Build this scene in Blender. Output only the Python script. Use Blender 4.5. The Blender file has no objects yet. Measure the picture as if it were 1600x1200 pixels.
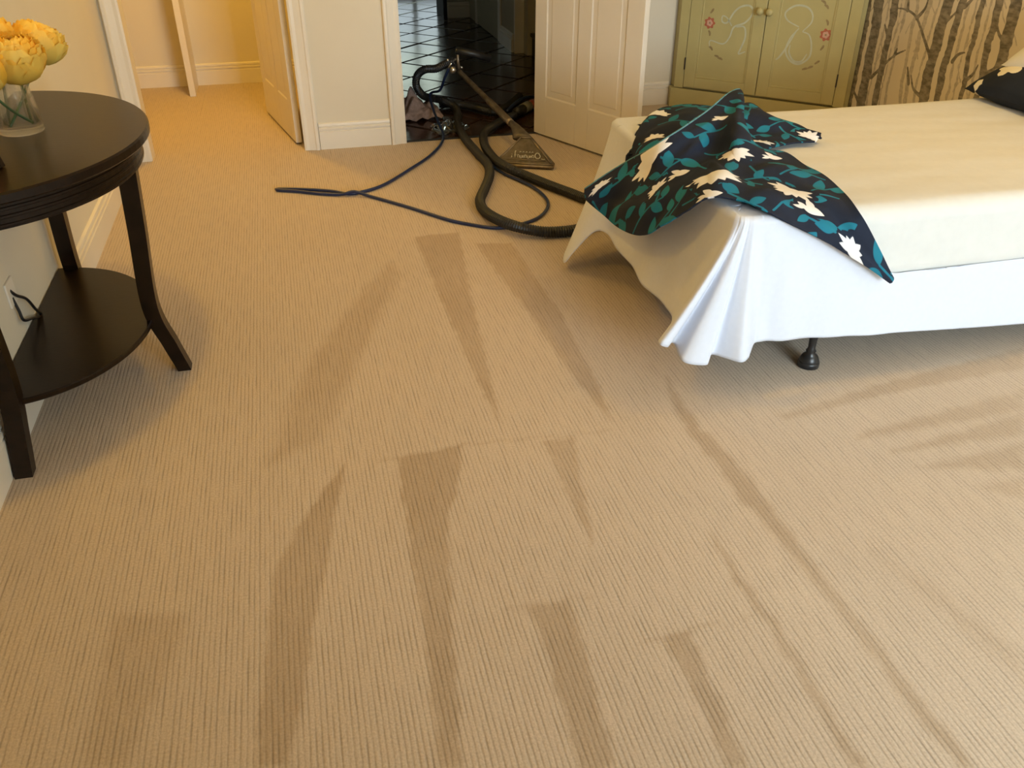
import bpy, bmesh, math, random
import numpy as np
from mathutils import Vector, Matrix
random.seed(7)
RNG = np.random.default_rng(11)
PI = math.pi
SC = bpy.context.scene
COL = SC.collection

# ------------------------------------------------------------------ camera
cam_d = bpy.data.cameras.new('camera')
cam_d.sensor_width = 36.0
cam_d.lens = 1340.0 / 1600.0 * 36.0
cam_d.clip_start = 0.05
cam = bpy.data.objects.new('camera', cam_d)
COL.objects.link(cam)
cam.location = (0.0, 0.0, 1.55)
cam.rotation_euler = (math.radians(90 - 31.928), 0.0, math.radians(-13.978))
SC.camera = cam

# ------------------------------------------------------------------ world, exposure
w = bpy.data.worlds.new('world'); SC.world = w
w.use_nodes = True
bg = w.node_tree.nodes['Background']
bg.inputs[0].default_value = (0.70, 0.85, 1.0, 1)
bg.inputs[1].default_value = 1.0
SC.view_settings.view_transform = 'Standard'
SC.view_settings.look = 'None'
SC.view_settings.exposure = 0.0
SC.view_settings.gamma = 1.0
SC.view_settings.use_curve_mapping = False
SC.cycles.use_denoising = True

# ------------------------------------------------------------------ lights (daylight window behind the camera, warm ceiling lamps)
def area(name, loc, rot, sx, sy, power, colr, shape='RECTANGLE'):
    d = bpy.data.lights.new(name, 'AREA'); d.shape = shape
    d.size = sx; d.size_y = sy; d.energy = power; d.color = colr
    o = bpy.data.objects.new(name, d); COL.objects.link(o)
    o.location = loc; o.rotation_euler = rot
    return o
WARM = (1.0, 0.59, 0.07)
# daylight enters through the garden window in the near wall
area('window_daylight', (2.05, -2.88, 1.5), (math.radians(90), 0, 0), 2.3, 1.4, 310, (0.72, 0.88, 1.0))
LAMPS = [(2.5, 2.6, 14), (0.2, 4.5, 10), (-0.5, 2.5, 13), (2.6, 4.4, 6)]
for lx, ly, lp in LAMPS:
    area('ceiling_lamp_light', (lx, ly, 2.455), (0, 0, 0), 0.12, 0.12, lp, WARM, 'DISK')
area('closet_lamp_light', (-0.45, 6.2, 2.455), (0, 0, 0), 0.2, 0.2, 26, (1.0, 0.55, 0.06), 'DISK')

# ------------------------------------------------------------------ materials
def new_mat(name):
    m = bpy.data.materials.new(name); m.use_nodes = True
    nt = m.node_tree
    return m, nt, nt.nodes['Principled BSDF']
def N(nt, typ, **kw):
    n = nt.nodes.new(typ)
    for k, v in kw.items(): setattr(n, k, v)
    return n
def paint(name, c, rough=0.5, var=0.06, scale=9.0, bump=0.0, metal=0.0, spec=0.5, detail=4.0, stretch=None):
    m, nt, b = new_mat(name)
    tc = N(nt, 'ShaderNodeTexCoord')
    nz = N(nt, 'ShaderNodeTexNoise'); nz.inputs['Scale'].default_value = scale; nz.inputs['Detail'].default_value = detail
    if stretch:
        mp = N(nt, 'ShaderNodeMapping'); mp.inputs['Scale'].default_value = stretch
        nt.links.new(tc.outputs['Object'], mp.inputs[0]); nt.links.new(mp.outputs[0], nz.inputs['Vector'])
    else:
        nt.links.new(tc.outputs['Object'], nz.inputs['Vector'])
    cr = N(nt, 'ShaderNodeValToRGB')
    cr.color_ramp.elements[0].position = 0.3; cr.color_ramp.elements[1].position = 0.7
    cr.color_ramp.elements[0].color = (*[max(0, x * (1 - var)) for x in c], 1)
    cr.color_ramp.elements[1].color = (*[min(1, x * (1 + var)) for x in c], 1)
    nt.links.new(nz.outputs['Fac'], cr.inputs[0]); nt.links.new(cr.outputs[0], b.inputs['Base Color'])
    b.inputs['Roughness'].default_value = rough; b.inputs['Metallic'].default_value = metal
    b.inputs['Specular IOR Level'].default_value = spec
    if bump:
        bp = N(nt, 'ShaderNodeBump'); bp.inputs['Strength'].default_value = bump; bp.inputs['Distance'].default_value = 0.01
        nt.links.new(nz.outputs['Fac'], bp.inputs['Height']); nt.links.new(bp.outputs[0], b.inputs['Normal'])
    return m
M = {}
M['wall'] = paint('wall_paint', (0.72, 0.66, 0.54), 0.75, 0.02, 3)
M['trim'] = paint('white_gloss_trim', (0.80, 0.75, 0.66), 0.35, 0.02, 5)
M['door'] = paint('door_paint', (0.78, 0.72, 0.62), 0.38, 0.02, 4)
M['ceiling'] = paint('ceiling_paint', (0.82, 0.80, 0.76), 0.8, 0.02, 3)
M['wood'] = paint('espresso_wood', (0.012, 0.006, 0.003), 0.28, 0.35, 5, 0.02, spec=0.22, stretch=(4, 40, 4))
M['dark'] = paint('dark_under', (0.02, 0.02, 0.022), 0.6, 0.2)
M['blackplastic'] = paint('black_plastic', (0.012, 0.012, 0.013), 0.35, 0.2, 30)
M['hose'] = paint('hose_rubber', (0.014, 0.014, 0.014), 0.45, 0.3, 25)
M['bluehose'] = paint('solution_hose', (0.010, 0.022, 0.075), 0.35, 0.2, 30)
M['metal'] = paint('worn_metal', (0.26, 0.21, 0.15), 0.38, 0.35, 22, 0.03, metal=0.75)
M['headmetal'] = paint('cast_head', (0.11, 0.09, 0.065), 0.45, 0.35, 40, 0.05, metal=0.5)
M['brightmetal'] = paint('bright_metal', (0.6, 0.58, 0.52), 0.25, 0.1, 30, metal=0.9)
M['letter'] = paint('raised_letter', (0.62, 0.60, 0.54), 0.4, 0.15, 60, metal=0.3)
M['cab'] = paint('cabinet_paint', (0.50, 0.43, 0.19), 0.5, 0.05, 6)
M['cabblue'] = paint('cabinet_pale_blue', (0.55, 0.55, 0.38), 0.55, 0.08, 30)
M['cabred'] = paint('cabinet_red', (0.45, 0.13, 0.07), 0.55, 0.15, 60)
M['cabpink'] = paint('cabinet_pink', (0.62, 0.36, 0.26), 0.55, 0.1, 60)
M['cabbrown'] = paint('cabinet_brown', (0.30, 0.22, 0.10), 0.55, 0.15, 60)
M['iron'] = paint('hinge_iron', (0.03, 0.025, 0.02), 0.5, 0.2)
M['sheet'] = paint('white_cotton', (0.67, 0.69, 0.76), 0.85, 0.015, 60, 0.03)
M['piping'] = paint('teal_piping', (0.10, 0.24, 0.26), 0.8, 0.3, 60)
M['cream'] = paint('cream_cotton', (0.67, 0.65, 0.605), 0.85, 0.02, 30, 0.04)
M['grout'] = paint('grout', (0.018, 0.014, 0.010), 0.7, 0.2, 40)
M['tile'] = paint('terracotta_tile', (0.040, 0.018, 0.011), 0.18, 0.35, 4, 0.30)
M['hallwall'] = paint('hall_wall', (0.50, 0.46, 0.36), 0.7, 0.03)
M['towel'] = paint('towel_cloth', (0.36, 0.25, 0.21), 0.95, 0.25, 40, 0.2)
M['stem'] = paint('stem_green', (0.05, 0.10, 0.03), 0.5, 0.2, 30)
M['calyx'] = paint('calyx_green', (0.10, 0.10, 0.02), 0.6, 0.2, 30)
M['cuffgrey'] = paint('cuff_grey', (0.22, 0.22, 0.20), 0.5, 0.1)
M['cuffred'] = paint('cuff_red', (0.30, 0.06, 0.03), 0.5, 0.1)
M['photo'] = paint('photo_print', (0.25, 0.06, 0.04), 0.3, 0.4, 12)

def petal_mat():
    m, nt, b = new_mat('yellow_petal')
    oi = N(nt, 'ShaderNodeObjectInfo')
    cr = N(nt, 'ShaderNodeValToRGB')
    cr.color_ramp.elements[0].color = (0.92, 0.56, 0.06, 1); cr.color_ramp.elements[1].color = (0.95, 0.72, 0.16, 1)
    nt.links.new(oi.outputs['Random'], cr.inputs[0]); nt.links.new(cr.outputs[0], b.inputs['Base Color'])
    b.inputs['Roughness'].default_value = 0.6
    tr = N(nt, 'ShaderNodeBsdfTranslucent'); nt.links.new(cr.outputs[0], tr.inputs['Color'])
    mx = N(nt, 'ShaderNodeMixShader'); mx.inputs[0].default_value = 0.3
    nt.links.new(b.outputs[0], mx.inputs[1]); nt.links.new(tr.outputs[0], mx.inputs[2])
    nt.links.new(mx.outputs[0], nt.nodes['Material Output'].inputs['Surface'])
    return m
M['petal'] = petal_mat()
def glass_mat(name, c, rough=0.0, ior=1.45, alpha=1.0):
    m, nt, b = new_mat(name)
    nz = N(nt, 'ShaderNodeTexNoise'); nz.inputs['Scale'].default_value = 40
    cr = N(nt, 'ShaderNodeValToRGB')
    cr.color_ramp.elements[0].color = (*[x * 0.98 for x in c], 1); cr.color_ramp.elements[1].color = (*c, 1)
    nt.links.new(nz.outputs['Fac'], cr.inputs[0]); nt.links.new(cr.outputs[0], b.inputs['Base Color'])
    b.inputs['Transmission Weight'].default_value = 1.0
    b.inputs['Roughness'].default_value = rough; b.inputs['IOR'].default_value = ior
    b.inputs['Alpha'].default_value = alpha
    return m
M['glass'] = glass_mat('clear_glass', (0.98, 0.99, 0.97), 0.0, 1.3, 0.3)
M['plastic'] = glass_mat('clear_plastic', (0.9, 0.92, 0.9), 0.1, 1.3)
def emit_mat(name, c, s):
    m, nt, b = new_mat(name)
    nz = N(nt, 'ShaderNodeTexNoise'); nz.inputs['Scale'].default_value = 2.5
    cr = N(nt, 'ShaderNodeValToRGB')
    cr.color_ramp.elements[0].color = (*[x * 0.75 for x in c], 1); cr.color_ramp.elements[1].color = (*c, 1)
    nt.links.new(nz.outputs['Fac'], cr.inputs[0]); nt.links.new(cr.outputs[0], b.inputs['Emission Color'])
    b.inputs['Base Color'].default_value = (0, 0, 0, 1)
    b.inputs['Emission Strength'].default_value = s
    return m
M['lampglow'] = emit_mat('lamp_glow', (1.0, 0.75, 0.45), 4.0)
M['daypane'] = emit_mat('daylit_pane', (0.72, 0.86, 0.92), 1.7)
M['gardenpane'] = emit_mat('garden_pane', (0.80, 0.95, 0.80), 2.4)

def carpet_mat():
    m, nt, b = new_mat('ribbed_carpet'); L = nt.links.new
    tc = N(nt, 'ShaderNodeTexCoord'); sx = N(nt, 'ShaderNodeSeparateXYZ'); L(tc.outputs['Object'], sx.inputs[0])
    def math_(op, a, bb=None, c=None):
        n = N(nt, 'ShaderNodeMath', operation=op)
        for i, v in enumerate((a, bb, c)):
            if v is None: continue
            if isinstance(v, (int, float)): n.inputs[i].default_value = v
            else: L(v, n.inputs[i])
        return n.outputs[0]
    def noise(scale_vec, scale, detail=2.0):
        mp = N(nt, 'ShaderNodeMapping'); mp.inputs['Scale'].default_value = scale_vec
        L(tc.outputs['Object'], mp.inputs[0])
        n = N(nt, 'ShaderNodeTexNoise'); n.inputs['Scale'].default_value = scale; n.inputs['Detail'].default_value = detail
        L(mp.outputs[0], n.inputs['Vector']); return n.outputs['Fac']
    wob = noise((1, 1, 1), 6.0)
    ph = math_('MULTIPLY_ADD', wob, 1.2, math_('MULTIPLY', sx.outputs[0], 2 * PI / 0.0125))
    rib = math_('POWER', math_('MULTIPLY_ADD', math_('SINE', ph), 0.5, 0.5), 2.2)
    streak = noise((70, 9, 1), 1.0, 4.0)
    amp = math_('MULTIPLY', rib, math_('MULTIPLY_ADD', streak, 2.6, -0.75))
    tuft = noise((1, 1, 1), 170.0, 3.0)
    broad = noise((1, 0.5, 1), 2.2, 3.0)
    at = N(nt, 'ShaderNodeAttribute', attribute_name='track')
    # brightness factor
    f = math_('MULTIPLY_ADD', amp, -0.31, 1.07)
    f = math_('MULTIPLY', f, math_('MULTIPLY_ADD', tuft, 0.56, 0.72))
    f = math_('MULTIPLY', f, math_('MULTIPLY_ADD', broad, 0.14, 0.93))
    f = math_('MULTIPLY', f, math_('MULTIPLY_ADD', at.outputs['Fac'], -0.20, 1.0))
    mx = N(nt, 'ShaderNodeMix', data_type='RGBA'); mx.inputs['Factor'].default_value = 1.0; mx.blend_type = 'MIX'
    L(at.outputs['Fac'], mx.inputs['Factor'])
    mx.inputs['A'].default_value = (0.50, 0.398, 0.297, 1); mx.inputs['B'].default_value = (0.49, 0.365, 0.245, 1)
    vm = N(nt, 'ShaderNodeVectorMath', operation='SCALE'); L(mx.outputs['Result'], vm.inputs[0]); L(f, vm.inputs['Scale'])
    L(vm.outputs[0], b.inputs['Base Color'])
    b.inputs['Roughness'].default_value = 0.95; b.inputs['Specular IOR Level'].default_value = 0.1
    b.inputs['Sheen Weight'].default_value = 0.15
    bp = N(nt, 'ShaderNodeBump'); bp.inputs['Strength'].default_value = 0.35; bp.inputs['Distance'].default_value = 0.004
    L(math_('MULTIPLY_ADD', amp, -1.0, math_('MULTIPLY', tuft, 0.7)), bp.inputs['Height']); L(bp.outputs[0], b.inputs['Normal'])
    return m
M['carpet'] = carpet_mat()

def print_mat(name, base, layers, rough=0.8, attr='print', bark=False, weave=True):
    """flat print: each layer is (channel index, colour lo, colour hi, noise scale); the attribute stores 0.5 + distance/0.02"""
    m, nt, b = new_mat(name); L = nt.links.new
    at = N(nt, 'ShaderNodeAttribute', attribute_name=attr)
    sp = N(nt, 'ShaderNodeSeparateColor'); L(at.outputs['Color'], sp.inputs[0])
    tc = N(nt, 'ShaderNodeTexCoord')
    def noisecol(lo, hi, sc, stretch=(1, 1, 1)):
        mp = N(nt, 'ShaderNodeMapping'); mp.inputs['Scale'].default_value = stretch; L(tc.outputs['Object'], mp.inputs[0])
        nz = N(nt, 'ShaderNodeTexNoise'); nz.inputs['Scale'].default_value = sc; nz.inputs['Detail'].default_value = 4; L(mp.outputs[0], nz.inputs['Vector'])
        cr = N(nt, 'ShaderNodeValToRGB'); cr.color_ramp.elements[0].position = 0.35; cr.color_ramp.elements[1].position = 0.65
        cr.color_ramp.elements[0].color = (*lo, 1); cr.color_ramp.elements[1].color = (*hi, 1); L(nz.outputs['Fac'], cr.inputs[0])
        return cr.outputs[0]
    cur = noisecol(base[0], base[1], base[2])
    for ch, lo, hi, sc, stretch in layers:
        mr = N(nt, 'ShaderNodeMapRange'); mr.inputs['From Min'].default_value = 0.46; mr.inputs['From Max'].default_value = 0.54
        L(sp.outputs[ch], mr.inputs['Value'])
        mx = N(nt, 'ShaderNodeMix', data_type='RGBA')
        L(mr.outputs[0], mx.inputs['Factor']); L(cur, mx.inputs['A']); L(noisecol(lo, hi, sc, stretch), mx.inputs['B'])
        cur = mx.outputs['Result']
    L(cur, b.inputs['Base Color']); b.inputs['Roughness'].default_value = rough
    b.inputs['Specular IOR Level'].default_value = 0.25
    return m
M['duvet'] = print_mat('floral_duvet_print', ((0.010, 0.014, 0.028), (0.014, 0.020, 0.038), 8),
    [(0, (0.010, 0.15, 0.23), (0.016, 0.19, 0.25), 7, (1, 1, 1)), (1, (0.80, 0.74, 0.68), (0.84, 0.84, 0.86), 5, (1, 1, 1))])
M['pillow'] = print_mat('dark_pillow_print', ((0.010, 0.013, 0.02), (0.014, 0.018, 0.028), 8),
    [(1, (0.70, 0.62, 0.45), (0.78, 0.72, 0.58), 5, (1, 1, 1))])
M['birch'] = print_mat('birch_wallpaper', ((0.74, 0.65, 0.50), (0.78, 0.69, 0.53), 3),
    [(1, (0.46, 0.40, 0.30), (0.60, 0.52, 0.40), 22, (1, 1, 2.5)), (0, (0.15, 0.13, 0.10), (0.33, 0.29, 0.22), 20, (1, 1, 2.5))], 0.7)

# ------------------------------------------------------------------ mesh helpers
def link(name, me, mat=None, parent=None, smooth=False):
    o = bpy.data.objects.new(name, me); COL.objects.link(o)
    if mat is not None and len(me.materials) == 0: me.materials.append(M[mat] if isinstance(mat, str) else mat)
    if parent is not None: o.parent = parent
    if smooth:
        me.polygons.foreach_set('use_smooth', np.ones(len(me.polygons), dtype=bool))
    return o
def meshobj(name, verts, faces, mat=None, parent=None, smooth=False):
    me = bpy.data.meshes.new(name)
    me.from_pydata([tuple(v) for v in verts], [], [tuple(f) for f in faces]); me.update()
    return link(name, me, mat, parent, smooth)
def bmobj(name, bm, mat=None, parent=None, smooth=False):
    me = bpy.data.meshes.new(name); bmesh.ops.recalc_face_normals(bm, faces=bm.faces); bm.to_mesh(me); bm.free()
    return link(name, me, mat, parent, smooth)
def tag(o, label=None, cat=None, group=None, kind=None):
    if label: o['label'] = label
    if cat: o['category'] = cat
    if group: o['group'] = group
    if kind: o['kind'] = kind
    return o
def empty(name, loc=(0, 0, 0), rz=0.0):
    o = bpy.data.objects.new(name, None); COL.objects.link(o); o.location = loc; o.rotation_euler = (0, 0, rz)
    o.empty_display_size = 0.1
    return o
def add_box(bm, x0, x1, y0, y1, z0, z1, bevel=0.0):
    vs = [bm.verts.new((x, y, z)) for x in (x0, x1) for y in (y0, y1) for z in (z0, z1)]
    fs = [(0, 1, 3, 2), (4, 6, 7, 5), (0, 4, 5, 1), (2, 3, 7, 6), (0, 2, 6, 4), (1, 5, 7, 3)]
    fl = [bm.faces.new([vs[i] for i in f]) for f in fs]
    if bevel > 0:
        ed = list({e for f in fl for e in f.edges})
        bmesh.ops.bevel(bm, geom=ed, offset=bevel, segments=2, profile=0.5, affect='EDGES')
def box(name, x0, x1, y0, y1, z0, z1, mat, parent=None, bevel=0.0):
    bm = bmesh.new(); add_box(bm, x0, x1, y0, y1, z0, z1, bevel)
    return bmobj(name, bm, mat, parent)
def struct(name, x0, x1, y0, y1, z0, z1, mat, parent=None, bevel=0.0):
    o = box(name, x0, x1, y0, y1, z0, z1, mat, parent, bevel)
    if parent is None: o['kind'] = 'structure'
    return o
def prism(name, pts, z0, z1, mat, parent=None):
    n = len(pts)
    v = [(x, y, z0) for x, y in pts] + [(x, y, z1) for x, y in pts]
    f = [tuple(range(n))[::-1], tuple(range(n, 2 * n))] + [(i, (i + 1) % n, n + (i + 1) % n, n + i) for i in range(n)]
    bm = bmesh.new(); vs = [bm.verts.new(p) for p in v]
    for q in f: bm.faces.new([vs[i] for i in q])
    return bmobj(name, bm, mat, parent)
def extrude_profile(name, prof, p0, p1, nrm, mat, parent=None, up=(0, 0, 1)):
    """profile (out, up) pairs swept straight from p0 to p1; out is along nrm"""
    p0 = Vector(p0); p1 = Vector(p1); nrm = Vector(nrm); up = Vector(up); n = len(prof)
    v = [p0 + nrm * a + up * b for a, b in prof] + [p1 + nrm * a + up * b for a, b in prof]
    bm = bmesh.new(); vs = [bm.verts.new(p) for p in v]
    bm.faces.new(vs[:n]); bm.faces.new(vs[n:])
    for i in range(n): bm.faces.new([vs[i], vs[(i + 1) % n], vs[n + (i + 1) % n], vs[n + i]])
    return bmobj(name, bm, mat, parent)
def catmull(pts, per=8):
    P = np.array(pts, float); n = len(P)
    E = np.vstack([2 * P[0] - P[1], P, 2 * P[-1] - P[-2]])
    out = []
    for i in range(n - 1):
        a, b, c, d = E[i:i + 4]
        for t in np.linspace(0, 1, per, endpoint=False):
            out.append(0.5 * ((2 * b) + (c - a) * t + (2 * a - 5 * b + 4 * c - d) * t * t + (3 * b - a - 3 * c + d) * t ** 3))
    out.append(P[-1]); return np.array(out)
def resample(P, step):
    d = np.r_[0, np.cumsum(np.linalg.norm(np.diff(P, axis=0), axis=1))]
    n = max(2, int(round(d[-1] / step)) + 1); s = np.linspace(0, d[-1], n)
    return np.stack([np.interp(s, d, P[:, k]) for k in range(P.shape[1])], 1)
def tube_geo(path, radii, seg=10, caps=True):
    P = np.array(path, float); n = len(P); R = np.broadcast_to(np.array(radii, float), (n,))
    T = np.gradient(P, axis=0); T /= np.linalg.norm(T, axis=1)[:, None] + 1e-12
    ref = np.array([0, 0, 1.0]) if abs(T[0][2]) < 0.9 else np.array([1.0, 0, 0])
    a = np.cross(T[0], ref); a /= np.linalg.norm(a); V = []
    for i in range(n):
        a = a - T[i] * (a @ T[i]); a /= np.linalg.norm(a); b = np.cross(T[i], a)
        for k in range(seg):
            th = 2 * PI * k / seg; V.append(P[i] + R[i] * (math.cos(th) * a + math.sin(th) * b))
    F = [(i * seg + k, i * seg + (k + 1) % seg, (i + 1) * seg + (k + 1) % seg, (i + 1) * seg + k) for i in range(n - 1) for k in range(seg)]
    if caps: F += [tuple(range(seg))[::-1], tuple(range((n - 1) * seg, n * seg))]
    return V, F
def tube(name, path, r, mat, parent=None, seg=10, smooth=True):
    V, F = tube_geo(path, r, seg); return meshobj(name, V, F, mat, parent, smooth)
def lathe(name, prof, mat, parent=None, seg=24, loc=(0, 0, 0), smooth=True):
    V = []; n = len(prof)
    for r, z in prof:
        for k in range(seg): V.append((loc[0] + r * math.cos(2 * PI * k / seg), loc[1] + r * math.sin(2 * PI * k / seg), loc[2] + z))
    F = [(i * seg + k, i * seg + (k + 1) % seg, (i + 1) * seg + (k + 1) % seg, (i + 1) * seg + k) for i in range(n - 1) for k in range(seg)]
    F += [tuple(range(seg))[::-1], tuple(range((n - 1) * seg, n * seg))]
    bm = bmesh.new(); vs = [bm.verts.new(p) for p in V]
    for f in F: bm.faces.new([vs[i] for i in f])
    return bmobj(name, bm, mat, parent, smooth)
def grid_faces(nu, nv):
    i, j = np.meshgrid(np.arange(nu - 1), np.arange(nv - 1), indexing='ij')
    a = (i * nv + j).ravel()
    return np.stack([a, a + nv, a + nv + 1, a + 1], 1)
def grid_mesh(name, V, F):
    me = bpy.data.meshes.new(name); V = np.asarray(V, np.float32); F = np.asarray(F, np.int32)
    me.vertices.add(len(V)); me.vertices.foreach_set('co', V.ravel())
    me.loops.add(F.size); me.loops.foreach_set('vertex_index', F.ravel())
    me.polygons.add(len(F)); me.polygons.foreach_set('loop_start', np.arange(0, F.size, 4, dtype=np.int32))
    me.update(calc_edges=True); me.validate()
    return me
def smoothnoise(x, y, seed=0, oct_=((1, 1.0),)):
    """sum of random plane waves, about -1..1"""
    r = np.random.default_rng(seed); z = np.zeros_like(x)
    for fr, am in oct_:
        for k in range(6):
            th = r.uniform(0, 2 * PI); ph = r.uniform(0, 2 * PI); q = fr * r.uniform(0.7, 1.3)
            z = z + am * np.sin(q * (x * math.cos(th) + y * math.sin(th)) + ph) / 3.0
    return z
def poly_sdf(px, py, poly):
    """signed distance, positive inside"""
    P = np.array(poly, float); d = np.full(px.shape, 1e9); ins = np.zeros(px.shape, bool)
    for i in range(len(P)):
        a = P[i]; b = P[(i + 1) % len(P)]; e = b - a
        t = np.clip(((px - a[0]) * e[0] + (py - a[1]) * e[1]) / (e @ e + 1e-12), 0, 1)
        d = np.minimum(d, np.hypot(px - a[0] - t * e[0], py - a[1] - t * e[1]))
        c = ((a[1] > py) != (b[1] > py)) & (px < (b[0] - a[0]) * (py - a[1]) / (b[1] - a[1] + 1e-12) + a[0])
        ins ^= c
    return np.where(ins, d, -d)

# ================================================================== SETTING
XL, XR, YF, YF2, YN, ZC = -0.95, 3.47, 5.33, 5.85, -2.8, 2.47
# carpet pile tracks left by the cleaning head (real marks brushed into the pile, with their own outlines)
TR = {
 't1': [(0.332, 3.543), (0.164, 3.239), (-0.039, 2.8), (-0.168, 2.356), (-0.215, 2.147), (-0.055, 2.231), (0.06, 2.548), (0.173, 2.897), (0.348, 3.387)],
 't2': [(0.011, 2.107), (-0.11, 1.898), (-0.197, 1.707), (-0.211, 1.575), (-0.228, 1.374), (-0.244, 1.136), (-0.176, 1.119), (-0.134, 1.35), (-0.112, 1.488), (-0.072, 1.676), (-0.035, 1.857)],
 't3': [(0.164, 2.092), (0.363, 2.109), (0.312, 1.884), (0.268, 1.809), (0.229, 1.566), (0.209, 1.425), (0.176, 1.187), (0.157, 1.036), (0.113, 1.047), (0.122, 1.179), (0.138, 1.402), (0.141, 1.588), (0.154, 1.837)],
 't4': [(0.612, 2.065), (0.714, 2.067), (0.645, 1.743), (0.612, 1.578), (0.61, 1.752), (0.612, 1.948)],
 't5': [(0.392, 1.415), (0.493, 1.417), (0.494, 1.354), (0.477, 1.193), (0.462, 1.035), (0.453, 0.963), (0.379, 0.981), (0.391, 1.133), (0.399, 1.298)],
 't6': [(0.667, 1.251), (0.742, 1.26), (0.728, 1.106), (0.714, 0.957), (0.709, 0.899), (0.663, 0.91), (0.673, 0.967), (0.681, 1.124)],
 't7': [(0.473, 3.799), (0.685, 3.803), (0.614, 3.209), (0.575, 2.813), (0.534, 2.443), (0.505, 2.199), (0.492, 2.428), (0.485, 2.733), (0.478, 3.101)],
 't8': [(0.735, 3.653), (0.899, 3.613), (0.902, 3.249), (0.916, 2.875), (0.898, 2.63), (0.887, 2.355), (0.856, 2.112), (0.833, 2.302), (0.809, 2.555), (0.793, 2.906), (0.761, 3.284)],
 't9': [(1.132, 2.333), (1.085, 2.162), (1.065, 1.998), (1.083, 1.814), (1.076, 1.664), (1.096, 1.543), (1.104, 1.337), (1.112, 1.12), (1.109, 0.922), (1.117, 0.797), (1.147, 0.79), (1.141, 0.93), (1.145, 1.132), (1.138, 1.356), (1.144, 1.65), (1.143, 1.825), (1.118, 2.01), (1.12, 2.259)],
 't10': [(0.938, 1.553), (0.915, 1.368), (0.923, 1.261), (0.926, 1.226), (0.916, 1.036), (0.91, 0.878), (0.909, 0.849), (0.941, 0.841), (0.937, 0.886), (0.945, 1.046), (0.955, 1.239), (0.945, 1.277), (0.94, 1.4)],
 't11': [(1.309, 1.392), (1.34, 1.2), (1.363, 1.077), (1.396, 0.947), (1.451, 1.011), (1.418, 1.118), (1.398, 1.229)],
 't13': [(-0.569, 1.629), (-0.407, 1.593), (-0.405, 1.512), (-0.445, 1.38), (-0.479, 1.296), (-0.489, 1.197), (-0.572, 1.218), (-0.574, 1.373), (-0.576, 1.54)],
 's1': [(1.383, 2.018), (1.821, 2.11), (2.488, 2.21), (2.377, 2.082), (1.778, 2.046), (1.406, 1.994)],
 's2': [(1.572, 1.868), (2.269, 1.956), (2.183, 1.857), (1.558, 1.836)],
 's3': [(1.63, 1.764), (2.169, 1.841), (2.082, 1.741), (1.62, 1.749)],
 's4': [(1.647, 1.674), (2.045, 1.698), (1.946, 1.584)],
 's5': [(1.758, 1.553), (1.924, 1.558), (1.85, 1.472)],
 'l1': [(0.107, 2.096), (0.364, 2.113), (0.85, 2.077), (0.846, 2.067), (0.361, 2.1), (0.106, 2.083)],
 'l2': [(0.339, 1.426), (0.563, 1.417), (0.561, 1.411), (0.337, 1.418)],
 'l3': [(0.601, 1.255), (0.903, 1.26), (0.9, 1.255), (0.599, 1.25)],
}
STR = {'t11': 0.45, 't13': 0.55, 's1': 0.8, 's2': 0.7, 's3': 0.7, 's4': 0.7, 's5': 0.6, 'l1': 0.5, 'l2': 0.6, 'l3': 0.7, 't1': 0.75}
SOFT = {'t1': 0.05, 't11': 0.05, 's1': 0.02, 's2': 0.03, 's3': 0.03, 's4': 0.03, 's5': 0.03, 't13': 0.03, 't9': 0.025, 't10': 0.02}
def build_carpet():
    xs = np.r_[np.linspace(XL - 0.02, -0.62, 8), np.arange(-0.61, 2.52, 0.0105), np.linspace(2.55, XR + 0.02, 10)]
    ys = np.r_[np.linspace(YN - 0.02, 0.6, 10), np.arange(0.612, 4.0, 0.0125), np.linspace(4.04, 5.335, 16), np.linspace(5.4, YF2 + 0.02, 4)]
    X, Y = np.meshgrid(xs, ys, indexing='ij'); x = X.ravel(); y = Y.ravel()
    jx = x + 0.004 * smoothnoise(x, y, 5, ((60, 1), (140, 0.6))); jy = y + 0.006 * smoothnoise(x, y, 6, ((60, 1),))
    tr = np.zeros_like(x)
    for k, poly in TR.items():
        p = np.array(poly); lo = p.min(0) - 0.08; hi = p.max(0) + 0.08
        m = (x > lo[0]) & (x < hi[0]) & (y > lo[1]) & (y < hi[1])
        sd = poly_sdf(jx[m], jy[m], poly); sw = SOFT.get(k, 0.013)
        tr[m] = np.maximum(tr[m], STR.get(k, 1.0) * np.clip(0.5 + sd / sw, 0, 1))
    tr = tr * (0.85 + 0.15 * smoothnoise(x, y, 8, ((9, 1),)))
    V = np.stack([x, y, np.zeros_like(x)], 1)
    F = grid_faces(len(xs), len(ys))
    # the doorway: no carpet past the threshold to the hall, carpet runs on into the closet
    c = V[F].mean(1)
    keep = ~((c[:, 1] > 5.335) & (c[:, 0] < 1.72))
    F = F[keep]
    n0 = len(V)
    cl = [(-1.45, 5.335, 0), (0.30, 5.335, 0), (0.30, 7.35, 0), (-1.45, 7.35, 0)]
    V = np.vstack([V, cl]); F = np.vstack([F, [[n0, n0 + 1, n0 + 2, n0 + 3]]]); tr = np.r_[tr, np.zeros(4)]
    me = grid_mesh('floor', V, F)
    a = me.attributes.new('track', 'FLOAT', 'POINT'); a.data.foreach_set('value', tr.astype(np.float32))
    o = link('floor', me, 'carpet'); tag(o, kind='structure'); return o
build_carpet()
struct('floor_slab', -1.6, 3.7, YN - 0.2, 13.0, -0.12, -0.03, 'grout')

WT = 0.12
struct('wall_left', XL - 0.12, XL, YN - 0.1, YF + WT, 0, ZC, 'wall')
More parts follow.
